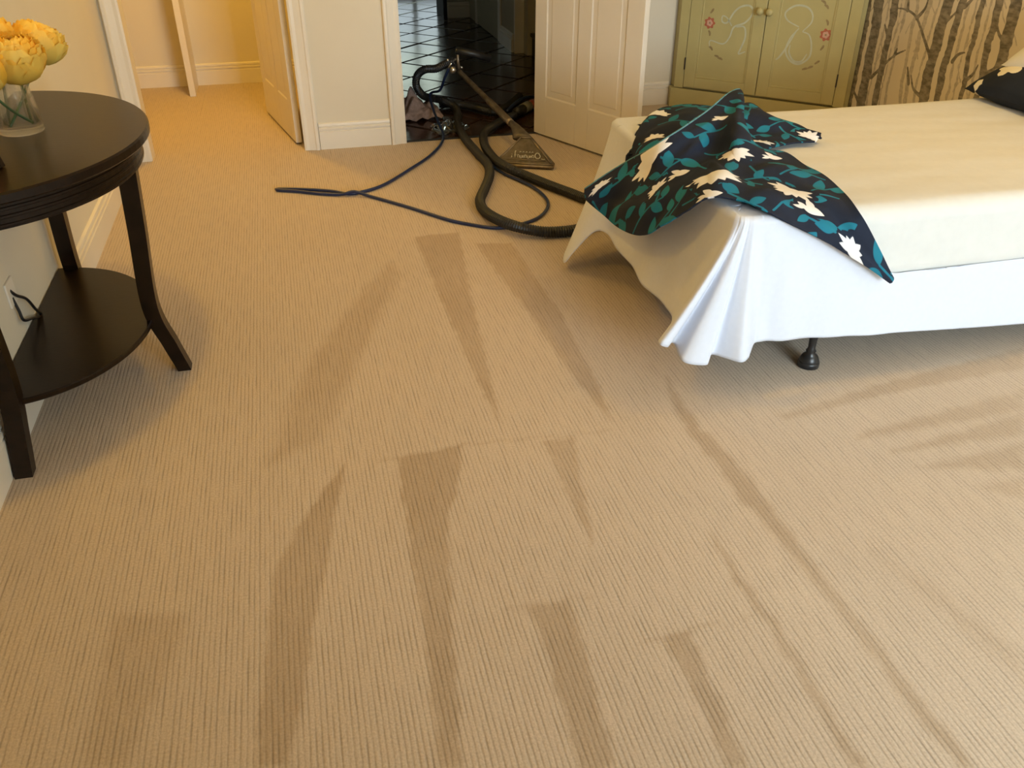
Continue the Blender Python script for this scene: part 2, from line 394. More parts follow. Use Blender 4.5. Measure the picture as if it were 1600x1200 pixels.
# far wall pieces: beside closet, between closet and hall doors, over the doors, recessed part behind the room door
struct('wall_far', 0.045, 0.635, YF, YF + WT, 0, ZC, 'wall')
struct('wall_far_header', XL, 1.545, YF + 0.001, YF + WT, 2.06, ZC, 'wall')
struct('wall_far_return', 1.69, 1.80, YF + 0.07, YF2 + 0.12, 0, ZC, 'wall')
struct('wall_far_stub', 1.545, 1.80, YF, YF + 0.07, 0, ZC, 'wall')
struct('wall_far_recess', 1.80, XR + 0.1, YF2, YF2 + 0.12, 0, ZC, 'wall')
# near wall with a window
WX0, WX1, WZ0, WZ1 = 0.9, 3.2, 0.8, 2.2
struct('wall_near', XL, WX0, YN - 0.12, YN, 0, ZC, 'wall')
struct('wall_near_side', WX1, XR, YN - 0.12, YN, 0, ZC, 'wall')
struct('wall_near_sill', WX0, WX1, YN - 0.12, YN, 0, WZ0, 'wall')
struct('wall_near_header', WX0, WX1, YN - 0.12, YN, WZ1, ZC, 'wall')
# unseen wall added behind the viewer to block window daylight from the left side
struct('wall_daylight_block', XL, 1.08, -0.75, -0.6, 0, ZC, 'wall')
struct('ceiling', -1.6, XR + 0.2, YN - 0.2, 13.0, ZC, ZC + 0.1, 'ceiling')
win = tag(empty('window_1', (0.5 * (WX0 + WX1), YN, WZ0)), kind='structure')
def win_part(n, x0, x1, z0, z1):
    cx = 0.5 * (WX0 + WX1)
    box(n, x0 - cx, x1 - cx, -0.09, -0.03, z0 - WZ0, z1 - WZ0, 'trim', win, 0.004)
win_part('frame', WX0, WX0 + 0.06, WZ0, WZ1); win_part('frame', WX1 - 0.06, WX1, WZ0, WZ1)
win_part('frame', WX0 + 0.06, WX1 - 0.06, WZ0, WZ0 + 0.06); win_part('frame', WX0 + 0.06, WX1 - 0.06, WZ1 - 0.06, WZ1)
win_part('mullion', 2.02, 2.08, WZ0 + 0.06, WZ1 - 0.06)

# right wall with birch wallpaper
def build_birch():
    ys = np.r_[np.linspace(YN, 3.2, 10), np.arange(3.21, 5.08, 0.0065), np.linspace(5.1, YF2, 8)]
    zs = np.r_[0.0, np.arange(0.1, 1.25, 0.0075), np.linspace(1.28, ZC, 12)]
    Yg, Zg = np.meshgrid(ys, zs, indexing='ij'); y = Yg.ravel(); z = Zg.ravel()
    dark = np.full(y.shape, -1.0); faint = np.full(y.shape, -1.0)
    wob = 0.007 * np.sin(z * 9 + y * 5) + 0.004 * np.sin(z * 23 + y * 11)
    rough = 0.004 * smoothnoise(y, z, 3, ((90, 1), (200, 0.6)))
    # (y at z=0.2, y at z=0.85, width low, width high, layer)
    trunks_and_shade = [(4.955, 4.975, .095, .10, 0), (4.825, 4.865, .105, .105, 0), (4.69, 4.715, .06, .075, 0), (4.60, 4.615, .022, .026, 1), (4.46, 4.525, .03, .035, 1),  # first entry paints the dark strip of shade right of the cabinet
              (4.435, 4.42, .03, .045, 1), (4.285, 4.27, .085, .10, 0), (4.18, 4.16, .055, .064, 0), (4.10, 4.107, .022, .022, 1), (3.99, 4.01, .034, .044, 0),
              (3.88, 3.895, .045, .058, 0), (3.76, 3.785, .075, .088, 0), (3.62, 3.63, .06, .06, 0), (3.5, 3.49, .03, .03, 1), (3.4, 3.41, .08, .07, 0), (3.27, 3.27, .05, .05, 0),
              (4.77, 4.765, .02, .02, 1), (4.36, 4.345, .018, .02, 1), (3.94, 3.95, .016, .018, 1), (4.06, 4.05, .014, .016, 1), (4.65, 4.655, .015, .015, 1)]
    for a, b, w0, w1, lay in trunks_and_shade:
        t = (z - 0.2) / 0.65
        d = 0.86 * (w0 + (w1 - w0) * np.clip(t, 0, 1.4)) / 2 - np.abs(y - (a + (b - a) * t + wob)) + rough
        if lay: faint = np.maximum(faint, d)
        else: dark = np.maximum(dark, d)
    br = [[(4.314, 0.58), (4.378, 0.641), (4.49, 0.743), (4.584, 0.771), (4.679, 0.77)], [(4.311, 0.718), (4.244, 0.763), (4.179, 0.829)],
          [(4.283, 0.352), (4.378, 0.381), (4.425, 0.447)], [(4.783, 0.359), (4.715, 0.427), (4.614, 0.518), (4.524, 0.566)], [(4.123, 0.581), (4.094, 0.621), (4.049, 0.641)],
          [(3.778, 0.734), (3.847, 0.766), (3.891, 0.833)], [(4.855, 0.191), (4.942, 0.255), (4.973, 0.305)], [(3.85, 0.578), (3.813, 0.608), (3.807, 0.653)],
          [(4.855, 0.764), (4.917, 0.80)], [(4.135, 0.852), (4.086, 0.90)], [(4.72, 0.62), (4.76, 0.664)], [(4.614, .518), (4.60, .56)], [(4.584, .771), (4.60, .85)],
          [(4.49, .743), (4.44, .80), (4.43, .86)], [(4.43, .40), (4.47, .48)], [(4.0, .5), (3.95, .55), (3.93, .60)]]
    def curve(dst, p, w0):
        p = catmull([(a, b, 0) for a, b in p], 4)[:, :2]; n = len(p)
        for i in range(n - 1):
            a, b = p[i], p[i + 1]; e = b - a; r = w0 * (1 - 0.75 * i / n)
            m = np.hypot(y - a[0], z - a[1]) < 0.2
            t = np.clip(((y[m] - a[0]) * e[0] + (z[m] - a[1]) * e[1]) / (e @ e), 0, 1)
            dst[m] = np.maximum(dst[m], r - np.hypot(y[m] - a[0] - t * e[0], z[m] - a[1] - t * e[1]))
    for p in br: curve(dark, p, 0.012)
    r = np.random.default_rng(4)
    for k in range(60):   # fine twigs
        a = np.array([r.uniform(3.3, 4.95), r.uniform(.15, .95)]); s = r.choice([-1, 1]); q = [a]
        for _ in range(3): q.append(q[-1] + np.array([s * r.uniform(.008, .03), r.uniform(.02, .05)]))
        curve(faint, q, 0.0045)
    V = np.stack([np.full(y.shape, XR), y, z], 1); F = grid_faces(len(ys), len(zs))
    me = grid_mesh('wall_right', V, F)
    c = np.zeros((len(y), 4), np.float32); c[:, 0] = np.clip(.5 + dark / .02, 0, 1); c[:, 1] = np.clip(.5 + faint / .02, 0, 1); c[:, 3] = 1
    at = me.attributes.new('print', 'FLOAT_COLOR', 'POINT'); at.data.foreach_set('color', c.ravel())
    o = link('wall_right', me, 'birch'); tag(o, kind='structure')
build_birch()
struct('wall_right_core', XR + 0.002, XR + 0.12, YN - 0.1, YF2 + 0.12, 0, ZC, 'wall')

# baseboards: moulded profile (out, up)
BASE = [(0, 0), (0.020, 0), (0.020, 0.104), (0.012, 0.108), (0.012, 0.112), (0.018, 0.116), (0.018, 0.127), (0.009, 0.130), (0.009, 0.134), (0.014, 0.138), (0.012, 0.150), (0.004, 0.155), (0, 0.155)]
def baseboard(name, p0, p1, nrm):
    o = extrude_profile(name, BASE, p0, p1, nrm, 'trim'); tag(o, kind='structure'); return o
baseboard('baseboard_left', (XL, YN, 0), (XL, YF, 0), (1, 0, 0))
baseboard('baseboard_far', (0.125, YF, 0), (0.555, YF, 0), (0, -1, 0))
baseboard('baseboard_recess', (1.80, YF2, 0), (2.60, YF2, 0), (0, -1, 0))
baseboard('baseboard_right', (XR, YN, 0), (XR, 4.9, 0), (-1, 0, 0))
# door casings: moulded profile swept vertically, (out from wall, across the width)
CAS = [(0, 0), (0.012, 0), (0.016, 0.012), (0.014, 0.03), (0.018, 0.05), (0.022, 0.066), (0.028, 0.072), (0.028, 0.086), (0.022, 0.092), (0, 0.092)]
def casing(name, x, side, z1=2.12, y=YF):
    """vertical strip; inner edge at x, growing away from the opening on side (+1 right)"""
    n = len(CAS); V = [(x + side * a2, y - o2, 0) for o2, a2 in CAS] + [(x + side * a2, y - o2, z1) for o2, a2 in CAS]
    bm = bmesh.new(); vs = [bm.verts.new(p) for p in V]; bm.faces.new(vs[:n]); bm.faces.new(vs[n:])
    for i in range(n): bm.faces.new([vs[i], vs[(i + 1) % n], vs[n + (i + 1) % n], vs[n + i]])
    o = bmobj(name, bm, 'trim'); tag(o, kind='structure'); return o
casing('trim_1', -0.845, -1); casing('trim_2', 0.03, 1); casing('trim_3', 0.65, -1); casing('trim_4', 1.53, 1)
struct('trim_5', -0.94, 0.125, YF - 0.024, YF, 2.05, 2.14, 'trim'); struct('trim_6', 0.555, 1.61, YF - 0.024, YF, 2.05, 2.14, 'trim')
struct('trim_7', -0.86, -0.845, YF, YF + WT, 0, 2.06, 'trim'); struct('trim_8', 0.03, 0.045, YF, YF + WT, 0, 2.06, 'trim')
struct('trim_9', 0.635, 0.65, YF, YF + WT, 0, 2.06, 'trim'); struct('trim_10', 1.53, 1.545, YF, YF + 0.07, 0, 2.06, 'trim')
struct('wall_far_jamb', XL, -0.86, YF, YF + WT, 0, 2.06, 'wall')
# closet beyond the left doorway
struct('wall_closet_back', -1.45, 0.30, 7.26, 7.38, 0, ZC, 'wall')
struct('wall_closet_left', -1.50, -1.38, YF + WT, 7.26, 0, ZC, 'wall')
struct('wall_closet_right', 0.16, 0.28, YF + WT, 7.26, 0, ZC, 'wall')
struct('wall_closet_front', -1.45, XL - 0.12, YF, YF + WT, 0, ZC, 'wall')
baseboard('baseboard_closet', (-1.38, 7.26, 0), (0.16, 7.26, 0), (0, -1, 0))
# partition board of the closet
cp = tag(empty('closet_partition', (-0.715, 6.88, 0)), 'tall white closet partition board standing against the closet back wall', 'partition')
box('board', -0.018, 0.018, 0.012, 0.38, 0.0, 2.3, 'trim', cp); box('edge_strip', -0.022, 0.022, 0, 0.012, 0, 2.3, 'trim', cp, 0.003)

# doors ------------------------------------------------------------
def panel_door(name, width, cols, label_panels=True, thick=0.036, height=2.03, knob_at=None):
    """hinge at local x=0, leaf along +x, faces at y=-thick/2 and +thick/2"""
    root = tag(empty(name), kind='structure'); t = thick / 2
    z0 = 0.012
    rows = [(0.25, 0.98), (1.12, 1.66), (1.76, 1.92)]
    xs = [0.0] + [v for c in cols for v in c] + [width]
    ST = 0.0045
    box('core', 0.002, width - 0.002, -t + ST, t - ST, z0, height, 'door', root)
    for i in range(0, len(xs), 2): box('stile', xs[i], xs[i + 1], -t, t, z0, height, 'door', root, 0.003)
    zz = [z0] + [v for r in rows for v in r] + [height]
    for a, b in cols:
        for i in range(0, len(zz), 2): box('rail', a, b, -t, t, zz[i], zz[i + 1], 'door', root, 0.003)
        for r0, r1 in rows:
            for s in (-1, 1):   # raised and fielded panel
                bm = bmesh.new(); ring = []
                for (ins, dep) in ((0.0, t - 0.0005), (0.012, t - 0.008), (0.03, t - 0.008), (0.046, t - 0.002)):
                    ring.append([bm.verts.new((x, s * dep, z)) for x, z in ((a + ins, r0 + ins), (b - ins, r0 + ins), (b - ins, r1 - ins), (a + ins, r1 - ins))])
                for k in range(3):
                    for q in range(4): bm.faces.new([ring[k][q], ring[k][(q + 1) % 4], ring[k + 1][(q + 1) % 4], ring[k + 1][q]])
                bm.faces.new(ring[-1]); bmobj('panel', bm, 'door', root)
    if knob_at:
        for s in (-1, 1):
            k = lathe('door_knob', [(0.026, 0), (0.026, 0.006), (0.010, 0.01), (0.010, 0.035), (0.022, 0.045), (0.026, 0.058), (0.018, 0.07), (0.004, 0.073)], 'brightmetal', root, 16)
            k.location = (knob_at, s * t, 1.0); k.rotation_euler = (-s * PI / 2, 0, 0)
    return root
d1 = panel_door('door_1', 0.89, [(0.107, 0.381), (0.49, 0.762)], knob_at=0.83)
d1.location = (1.488, 5.34, 0); d1.rotation_euler = (0, 0, math.atan2(-0.908, 0.418))
# leaf faces toward the room: shift so that the visible face lies on the hinge line
d2 = panel_door('door_2', 0.84, [(0.105, 0.36), (0.47, 0.735)], knob_at=0.78)
d2.location = (0.002, 5.45, 0); d2.rotation_euler = (0, 0, math.atan2(0.978, -0.206))

# hall -------------------------------------------------------------
hall = tag(empty('floor_hall', (0, 0, 0)), kind='structure')
box('grout_bed', 0.28, 3.3, 5.345, 12.6, -0.03, -0.012, 'grout', hall)
def clip_poly(poly, x0, x1, y0, y1):
    for ax, val, sgn in ((0, x0, 1), (0, x1, -1), (1, y0, 1), (1, y1, -1)):
        out = []
        for i in range(len(poly)):
            a, b = poly[i], poly[(i + 1) % len(poly)]
            ia, ib = sgn * (a[ax] - val) >= 0, sgn * (b[ax] - val) >= 0
            if ia: out.append(a)
            if ia != ib:
                t = (val - a[ax]) / (b[ax] - a[ax]); out.append((a[0] + t * (b[0] - a[0]), a[1] + t * (b[1] - a[1])))
        poly = out
        if len(poly) < 3: return []
    return poly
H2 = 0.275
def hall_tiles():
    g = 0.009
    for i in range(-8, 14):
        for j in range(-14, 16):
            if (i + j) % 2: continue
            cx = 1.215 + H2 * i; cy = 8.51 - H2 + H2 * j
            if cx < 0.1 or cx > 2.5 or cy < 5.0 or cy > 12.6: continue
            if cx < 0.05 * cy: continue
            r = H2 - g
            jit = random.uniform(-0.004, 0.004)
            p = clip_poly([(cx - r, cy + jit), (cx, cy - r + jit), (cx + r, cy + jit), (cx, cy + r + jit)], 0.30, 3.2, 5.35, 12.5)
            if len(p) < 3: continue
            c = np.mean(p, 0); tz = random.uniform(-0.0012, 0.0012); tx = random.uniform(-0.006, 0.006); ty = random.uniform(-0.006, 0.006)
            n = len(p); V = []
            for k, (q, zz) in enumerate(((1.0, -0.012), (1.0, -0.004), (0.955, 0.0))):
                for a in p:
                    x, y = c[0] + (a[0] - c[0]) * q, c[1] + (a[1] - c[1]) * q
                    V.append((x, y, zz + (tz + tx * (x - c[0]) + ty * (y - c[1]) if zz > -0.01 else 0)))
            F = [tuple(range(2 * n, 3 * n))] + [(k * n + a, k * n + (a + 1) % n, (k + 1) * n + (a + 1) % n, (k + 1) * n + a) for k in (0, 1) for a in range(n)]
            meshobj('tile', V, F, 'tile', hall)
hall_tiles()
struct('trim_threshold', 0.65, 1.53, 5.335, 5.36, -0.01, 0.006, 'dark')
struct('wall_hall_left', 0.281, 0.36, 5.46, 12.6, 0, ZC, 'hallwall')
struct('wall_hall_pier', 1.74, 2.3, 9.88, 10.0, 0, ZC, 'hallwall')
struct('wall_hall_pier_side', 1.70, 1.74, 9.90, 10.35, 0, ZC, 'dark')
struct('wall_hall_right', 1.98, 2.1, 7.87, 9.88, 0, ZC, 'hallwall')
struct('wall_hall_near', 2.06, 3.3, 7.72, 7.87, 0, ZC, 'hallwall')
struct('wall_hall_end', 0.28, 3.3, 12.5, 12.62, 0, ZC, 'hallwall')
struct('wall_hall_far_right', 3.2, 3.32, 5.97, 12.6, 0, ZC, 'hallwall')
struct('trim_11', 1.965, 1.98, 9.40, 9.50, 0, 2.1, 'trim', None, 0.003); struct('trim_12', 1.965, 1.98, 8.36, 8.46, 0, 2.1, 'trim', None, 0.003)
struct('trim_13', 1.975, 2.06, 7.835, 7.87, 0, 2.1, 'trim', None, 0.003)
baseboard('baseboard_hall', (1.98, 7.9, 0), (1.98, 8.36, 0), (-1, 0, 0)); baseboard('baseboard_pier', (1.74, 9.88, 0), (1.98, 9.88, 0), (0, -1, 0))
struct('door_3', 1.972, 1.98, 8.46, 9.40, 0.01, 2.03, 'hallwall')
# dark wooden step of the stair by the hall wall
st = tag(empty('stair_step', (2.30, 7.60, 0)), 'dark wooden stair step against the hall wall beyond the doorway', 'step')
box('riser', -0.20, 0.5, -0.10, 0.11, 0, 0.16, 'wood', st, 0.004); box('tread', -0.22, 0.5, -0.12, 0.11, 0.16, 0.19, 'wood', st, 0.006)
# glazed garden door at the far end of the hall (daylight outside)
gd = tag(empty('window_2', (1.75, 12.49, 0)), kind='structure')
for x0, x1 in ((-0.75, -0.03), (0.03, 0.75)):
    box('pane', x0, x1, -0.01, 0.0, 0.22, 0.78, 'daypane', gd); box('pane', x0, x1, -0.01, 0.0, 0.82, 1.75, 'gardenpane', gd)
for a in ((-0.81, -0.75, 0, 2.0), (-0.03, 0.03, 0, 2.0), (0.75, 0.81, 0, 2.0)): box('frame', a[0], a[1], -0.03, 0.0, a[2], a[3], 'trim', gd, 0.004)
for z0, z1 in ((0, 0.22), (0.78, 0.82), (1.75, 2.0)):
    for x0, x1 in ((-0.75, -0.03), (0.03, 0.75)): box('rail', x0, x1, -0.03, 0.0, z0, z1, 'trim', gd, 0.004)

# ================================================================== CORNER CABINET
cab = tag(empty('corner_cabinet', (2.614, 5.768, 0), math.radians(-45)), 'olive yellow painted corner cabinet with flower and scroll decoration on its doors', 'cabinet')
CW, CH = 1.158, 1.75
def cab_world(x, y):
    """room point to cabinet space: local x along the front, local y into the corner"""
    dx, dy = x - 2.614, y - 5.768; c = math.sqrt(0.5)
    return (c * (dx - dy), c * (dx + dy))
pts = [(0.0, 0.004), (CW, 0.004), cab_world(3.465, 4.955), cab_world(3.465, 5.845), cab_world(2.62, 5.845)]
prism('carcass', pts, 0.137, CH, 'cab', cab)
pp = [(-0.018, -0.022), (CW + 0.012, -0.022), cab_world(3.465, 4.93), cab_world(3.465, 5.83), cab_world(2.60, 5.828)]
prism('plinth', pp, 0.0, 0.132, 'cab', cab)
prism('cornice', [(-0.03, -0.03), (CW + 0.015, -0.03), cab_world(3.465, 4.935), cab_world(3.465, 5.845), cab_world(2.58, 5.84)], CH, CH + 0.06, 'cab', cab)
box('face_stile', 0.0, 0.064, -0.014, 0.004, 0.137, CH, 'cab', cab, 0.002); box('face_stile', 1.089, CW, -0.014, 0.004, 0.137, CH, 'cab', cab, 0.002)
box('top_rail', 0.064, 1.089, -0.014, 0.004, 1.66, CH, 'cab', cab, 0.002)
def cab_door(x0, x1, hinge_x, knob_x, cell):
    wd = x1 - x0; z0, z1 = 0.147, 1.655; sw = 0.078
    d = box('door', sw - 0.004, wd - sw + 0.004, -0.006, 0.003, 0.07 + z0, z1 - 0.07, 'cab', cab); d.location = (x0, 0, 0)
    for a, b, c, e in ((0, sw, z0, z1), (wd - sw, wd, z0, z1), (sw, wd - sw, z0, z0 + 0.066), (sw, wd - sw, z1 - 0.066, z1)):
        box('frame_bar', a, b, -0.017, 0.003, c, e, 'cab', d, 0.003)
    # moulding bead inside the frame
    for a, b, c, e in ((sw, sw + 0.012, z0 + 0.066, z1 - 0.066), (wd - sw - 0.012, wd - sw, z0 + 0.066, z1 - 0.066), (sw + 0.012, wd - sw - 0.012, z0 + 0.066, z0 + 0.078)):
        box('bead', a, b, -0.012, -0.004, c, e, 'cab', d, 0.003)
    k = lathe('knob', [(0.012, 0), (0.009, 0.008), (0.010, 0.014), (0.021, 0.022), (0.024, 0.032), (0.018, 0.042), (0.004, 0.046)], 'cab', d, 16)
    k.location = (knob_x - x0, -0.017, 0.672); k.rotation_euler = (PI / 2, 0, 0)
    for zz in (0.30, 1.5): box('hinge', hinge_x - x0 - 0.004, hinge_x - x0 + 0.004, -0.022, -0.012, zz - 0.04, zz + 0.04, 'iron', d, 0.002)
    return d
dl = cab_door(0.068, 0.576, 0.066, 0.542, 0); dr = cab_door(0.581, 1.086, 1.088, 0.604, 1)
def ribbon(name, pts2, width, mat, parent, off, yy=-0.0072):
    """painted brush stroke: a thin raised strip lying on the door panel"""
    p = catmull([(a - off, b, 0) for a, b in pts2], 6)[:, :2]; t = np.gradient(p, axis=0); t /= np.linalg.norm(t, axis=1)[:, None] + 1e-9
    nrm = np.stack([-t[:, 1], t[:, 0]], 1); n = len(p)
    ww = width * (0.45 + 0.55 * np.sin(np.linspace(0.15, PI - 0.15, n)))[:, None] / 2
    a, b = p + nrm * ww, p - nrm * ww
    V = [(q[0], yy, q[1]) for q in a] + [(q[0], yy, q[1]) for q in b]
    F = [(i, i + 1, n + i + 1, n + i) for i in range(n - 1)]
    return meshobj(name, V, F, mat, parent)
K1 = [(0.358, 0.565), (0.322, 0.61), (0.29, 0.621), (0.29, 0.587), (0.325, 0.583), (0.362, 0.647), (0.402, 0.684), (0.46, 0.695), (0.488, 0.657), (0.445, 0.593), (0.374, 0.559), (0.353, 0.495), (0.313, 0.449), (0.225, 0.462), (0.223, 0.419)]
K2 = [(0.389, 0.561), (0.442, 0.565), (0.458, 0.504), (0.438, 0.433), (0.428, 0.397), (0.471, 0.415)]
B1 = [(0.794, 0.595), (0.717, 0.628), (0.696, 0.673), (0.752, 0.717), (0.822, 0.715), (0.863, 0.679), (0.866, 0.627), (0.82, 0.57)]
B2 = [(0.796, 0.588), (0.75, 0.524), (0.734, 0.447), (0.773, 0.389), (0.833, 0.375), (0.889, 0.422), (0.89, 0.496), (0.865, 0.554), (0.82, 0.57)]
B3 = [(0.784, 0.574), (0.732, 0.461), (0.697, 0.402), (0.678, 0.386)]
B4 = [(0.757, 0.484), (0.758, 0.436), (0.794, 0.391), (0.844, 0.393), (0.872, 0.44)]
for s in (K1, K2): ribbon('painted_scroll', s, 0.012, 'cabblue', dl, 0.068)
for i, s in enumerate((B1, B2, B3, B4)): ribbon('painted_scroll', s, 0.012, 'cabblue', dr, 0.581, -0.0072 - 0.0002 * i)
MARKS = [(0.213, 0.646), (0.21, 0.507), (0.232, 0.413), (0.281, 0.364), (0.306, 0.352), (0.961, 0.635), (0.958, 0.486), (0.944, 0.396), (0.907, 0.362), (0.874, 0.348), (0.919, 0.748), (0.941, 0.724)]
for i, (a, b) in enumerate(MARKS):
    th = math.atan2(b - 0.56, a - (0.36 if a < 0.55 else 0.81)) + PI / 2; q = 0.018
    pr, off = (dl, 0.068) if a < 0.55 else (dr, 0.581)
    ribbon('painted_leaf', [(a - q * math.cos(th), b - q * math.sin(th)), (a + 0.004, b + 0.003), (a + q * math.cos(th), b + q * math.sin(th))], 0.014, 'cabbrown', pr, off)
def disc(name, cx, cz, rf, mat, parent, yy, n=40):
    V = [(cx, yy, cz)] + [(cx + rf(2 * PI * k / n) * math.cos(2 * PI * k / n), yy, cz + rf(2 * PI * k / n) * math.sin(2 * PI * k / n)) for k in range(n)]
    return meshobj(name, V, [(0, 1 + (k + 1) % n, 1 + k) for k in range(n)], mat, parent)
for a, b, pr, off in ((0.206, 0.571, dl, 0.068), (0.967, 0.563, dr, 0.581)):
    disc('painted_flower', a - off, b, lambda t: 0.034 + 0.005 * math.cos(7 * t), 'cabred', pr, -0.0074)
    disc('painted_flower_centre', a - off, b, lambda t: 0.020 + 0.002 * math.cos(5 * t), 'cabpink', pr, -0.0078)
    disc('painted_flower_eye', a - off, b, lambda t: 0.006, 'cabbrown', pr, -0.0082)

# ================================================================== BED
BX0, BX1, BY0, BY1, BZ0, BZ1 = 1.285, 3.43, 2.255, 3.45, 0.315, 0.58
def rbox_sdf(p, x0, x1, y0, y1, z0, z1, r):
    c = np.array([(x0 + x1) / 2, (y0 + y1) / 2, (z0 + z1) / 2]); h = np.array([(x1 - x0) / 2, (y1 - y0) / 2, (z1 - z0) / 2]) - r
    q = np.abs(p - c) - h; o = np.maximum(q, 0)
    return np.linalg.norm(o, axis=-1) + np.minimum(q.max(-1), 0) - r
def push_out(p, off, r=0.055, it=6):
    """move points that lie inside the mattress (grown by off) to its surface"""
    args = (BX0, BX1, BY0, BY1, -0.3, BZ1, r)
    for _ in range(it):
        d = rbox_sdf(p, *args) - off; e = 1e-3
        g = np.stack([rbox_sdf(p + np.eye(3)[k] * e, *args) - rbox_sdf(p - np.eye(3)[k] * e, *args) for k in range(3)], -1) / (2 * e)
        g /= np.linalg.norm(g, axis=-1, keepdims=True) + 1e-9
        p = np.where((d < 0)[..., None], p - g * d[..., None], p)
    return p
bed = tag(empty('bed', (1.30, 2.30, 0)), 'low bed with a cream sheeted mattress and black legs beside the birch wall', 'bed')
def off(o): o.location = (-1.30, -2.30, 0); return o
def mattress():
    bm = bmesh.new(); add_box(bm, BX0, BX1, BY0, BY1, BZ0, BZ1)
    bmesh.ops.bevel(bm, geom=list(bm.edges), offset=0.055, segments=5, profile=0.5, affect='EDGES')
    bmesh.ops.subdivide_edges(bm, edges=[e for e in bm.edges if e.calc_length() > 0.15], cuts=40, use_grid_fill=True)
    o = bmobj('mattress', bm, 'cream', bed, True); me = o.data
    co = np.empty(len(me.vertices) * 3, np.float32); me.vertices.foreach_get('co', co); co = co.reshape(-1, 3)
    nn = np.empty(len(me.vertices) * 3, np.float32); me.vertices.foreach_get('normal', nn); nn = nn.reshape(-1, 3)
    x, y, z = co.T
    dsp = 0.0025 * smoothnoise(x, y + z, 21, ((7, 1), (16, .5))) + 0.0015 * smoothnoise(x * .6, (y + z) * 2, 22, ((25, 1),))
    dsp += 0.010 * np.exp(-((z - BZ0) / 0.05) ** 2)
    co = co + nn * dsp[:, None]; me.vertices.foreach_set('co', co.astype(np.float32).ravel()); me.update()
    return off(o)
mattress()
off(box('base', 1.34, 3.42, 2.275, 3.42, 0.17, 0.312, 'dark', bed, 0.01))
def bed_leg(x, y):
    prof = [(0.004, 0.0), (0.026, 0.003), (0.034, 0.018), (0.034, 0.03), (0.026, 0.046), (0.014, 0.056), (0.018, 0.064), (0.0125, 0.074), (0.014, 0.11), (0.021, 0.15), (0.030, 0.175)]
    o = lathe('leg', prof, 'blackplastic', bed, 18); o.location = (x - 1.30, y - 2.30, 0)
    c = lathe('foot_cup', [(0.030, 0.0), (0.037, 0.004), (0.037, 0.020), (0.033, 0.026)], 'blackplastic', o, 18)
for x, y in ((1.645, 2.278), (1.64, 3.37), (3.3, 2.285), (3.3, 3.37)): bed_leg(x, y)

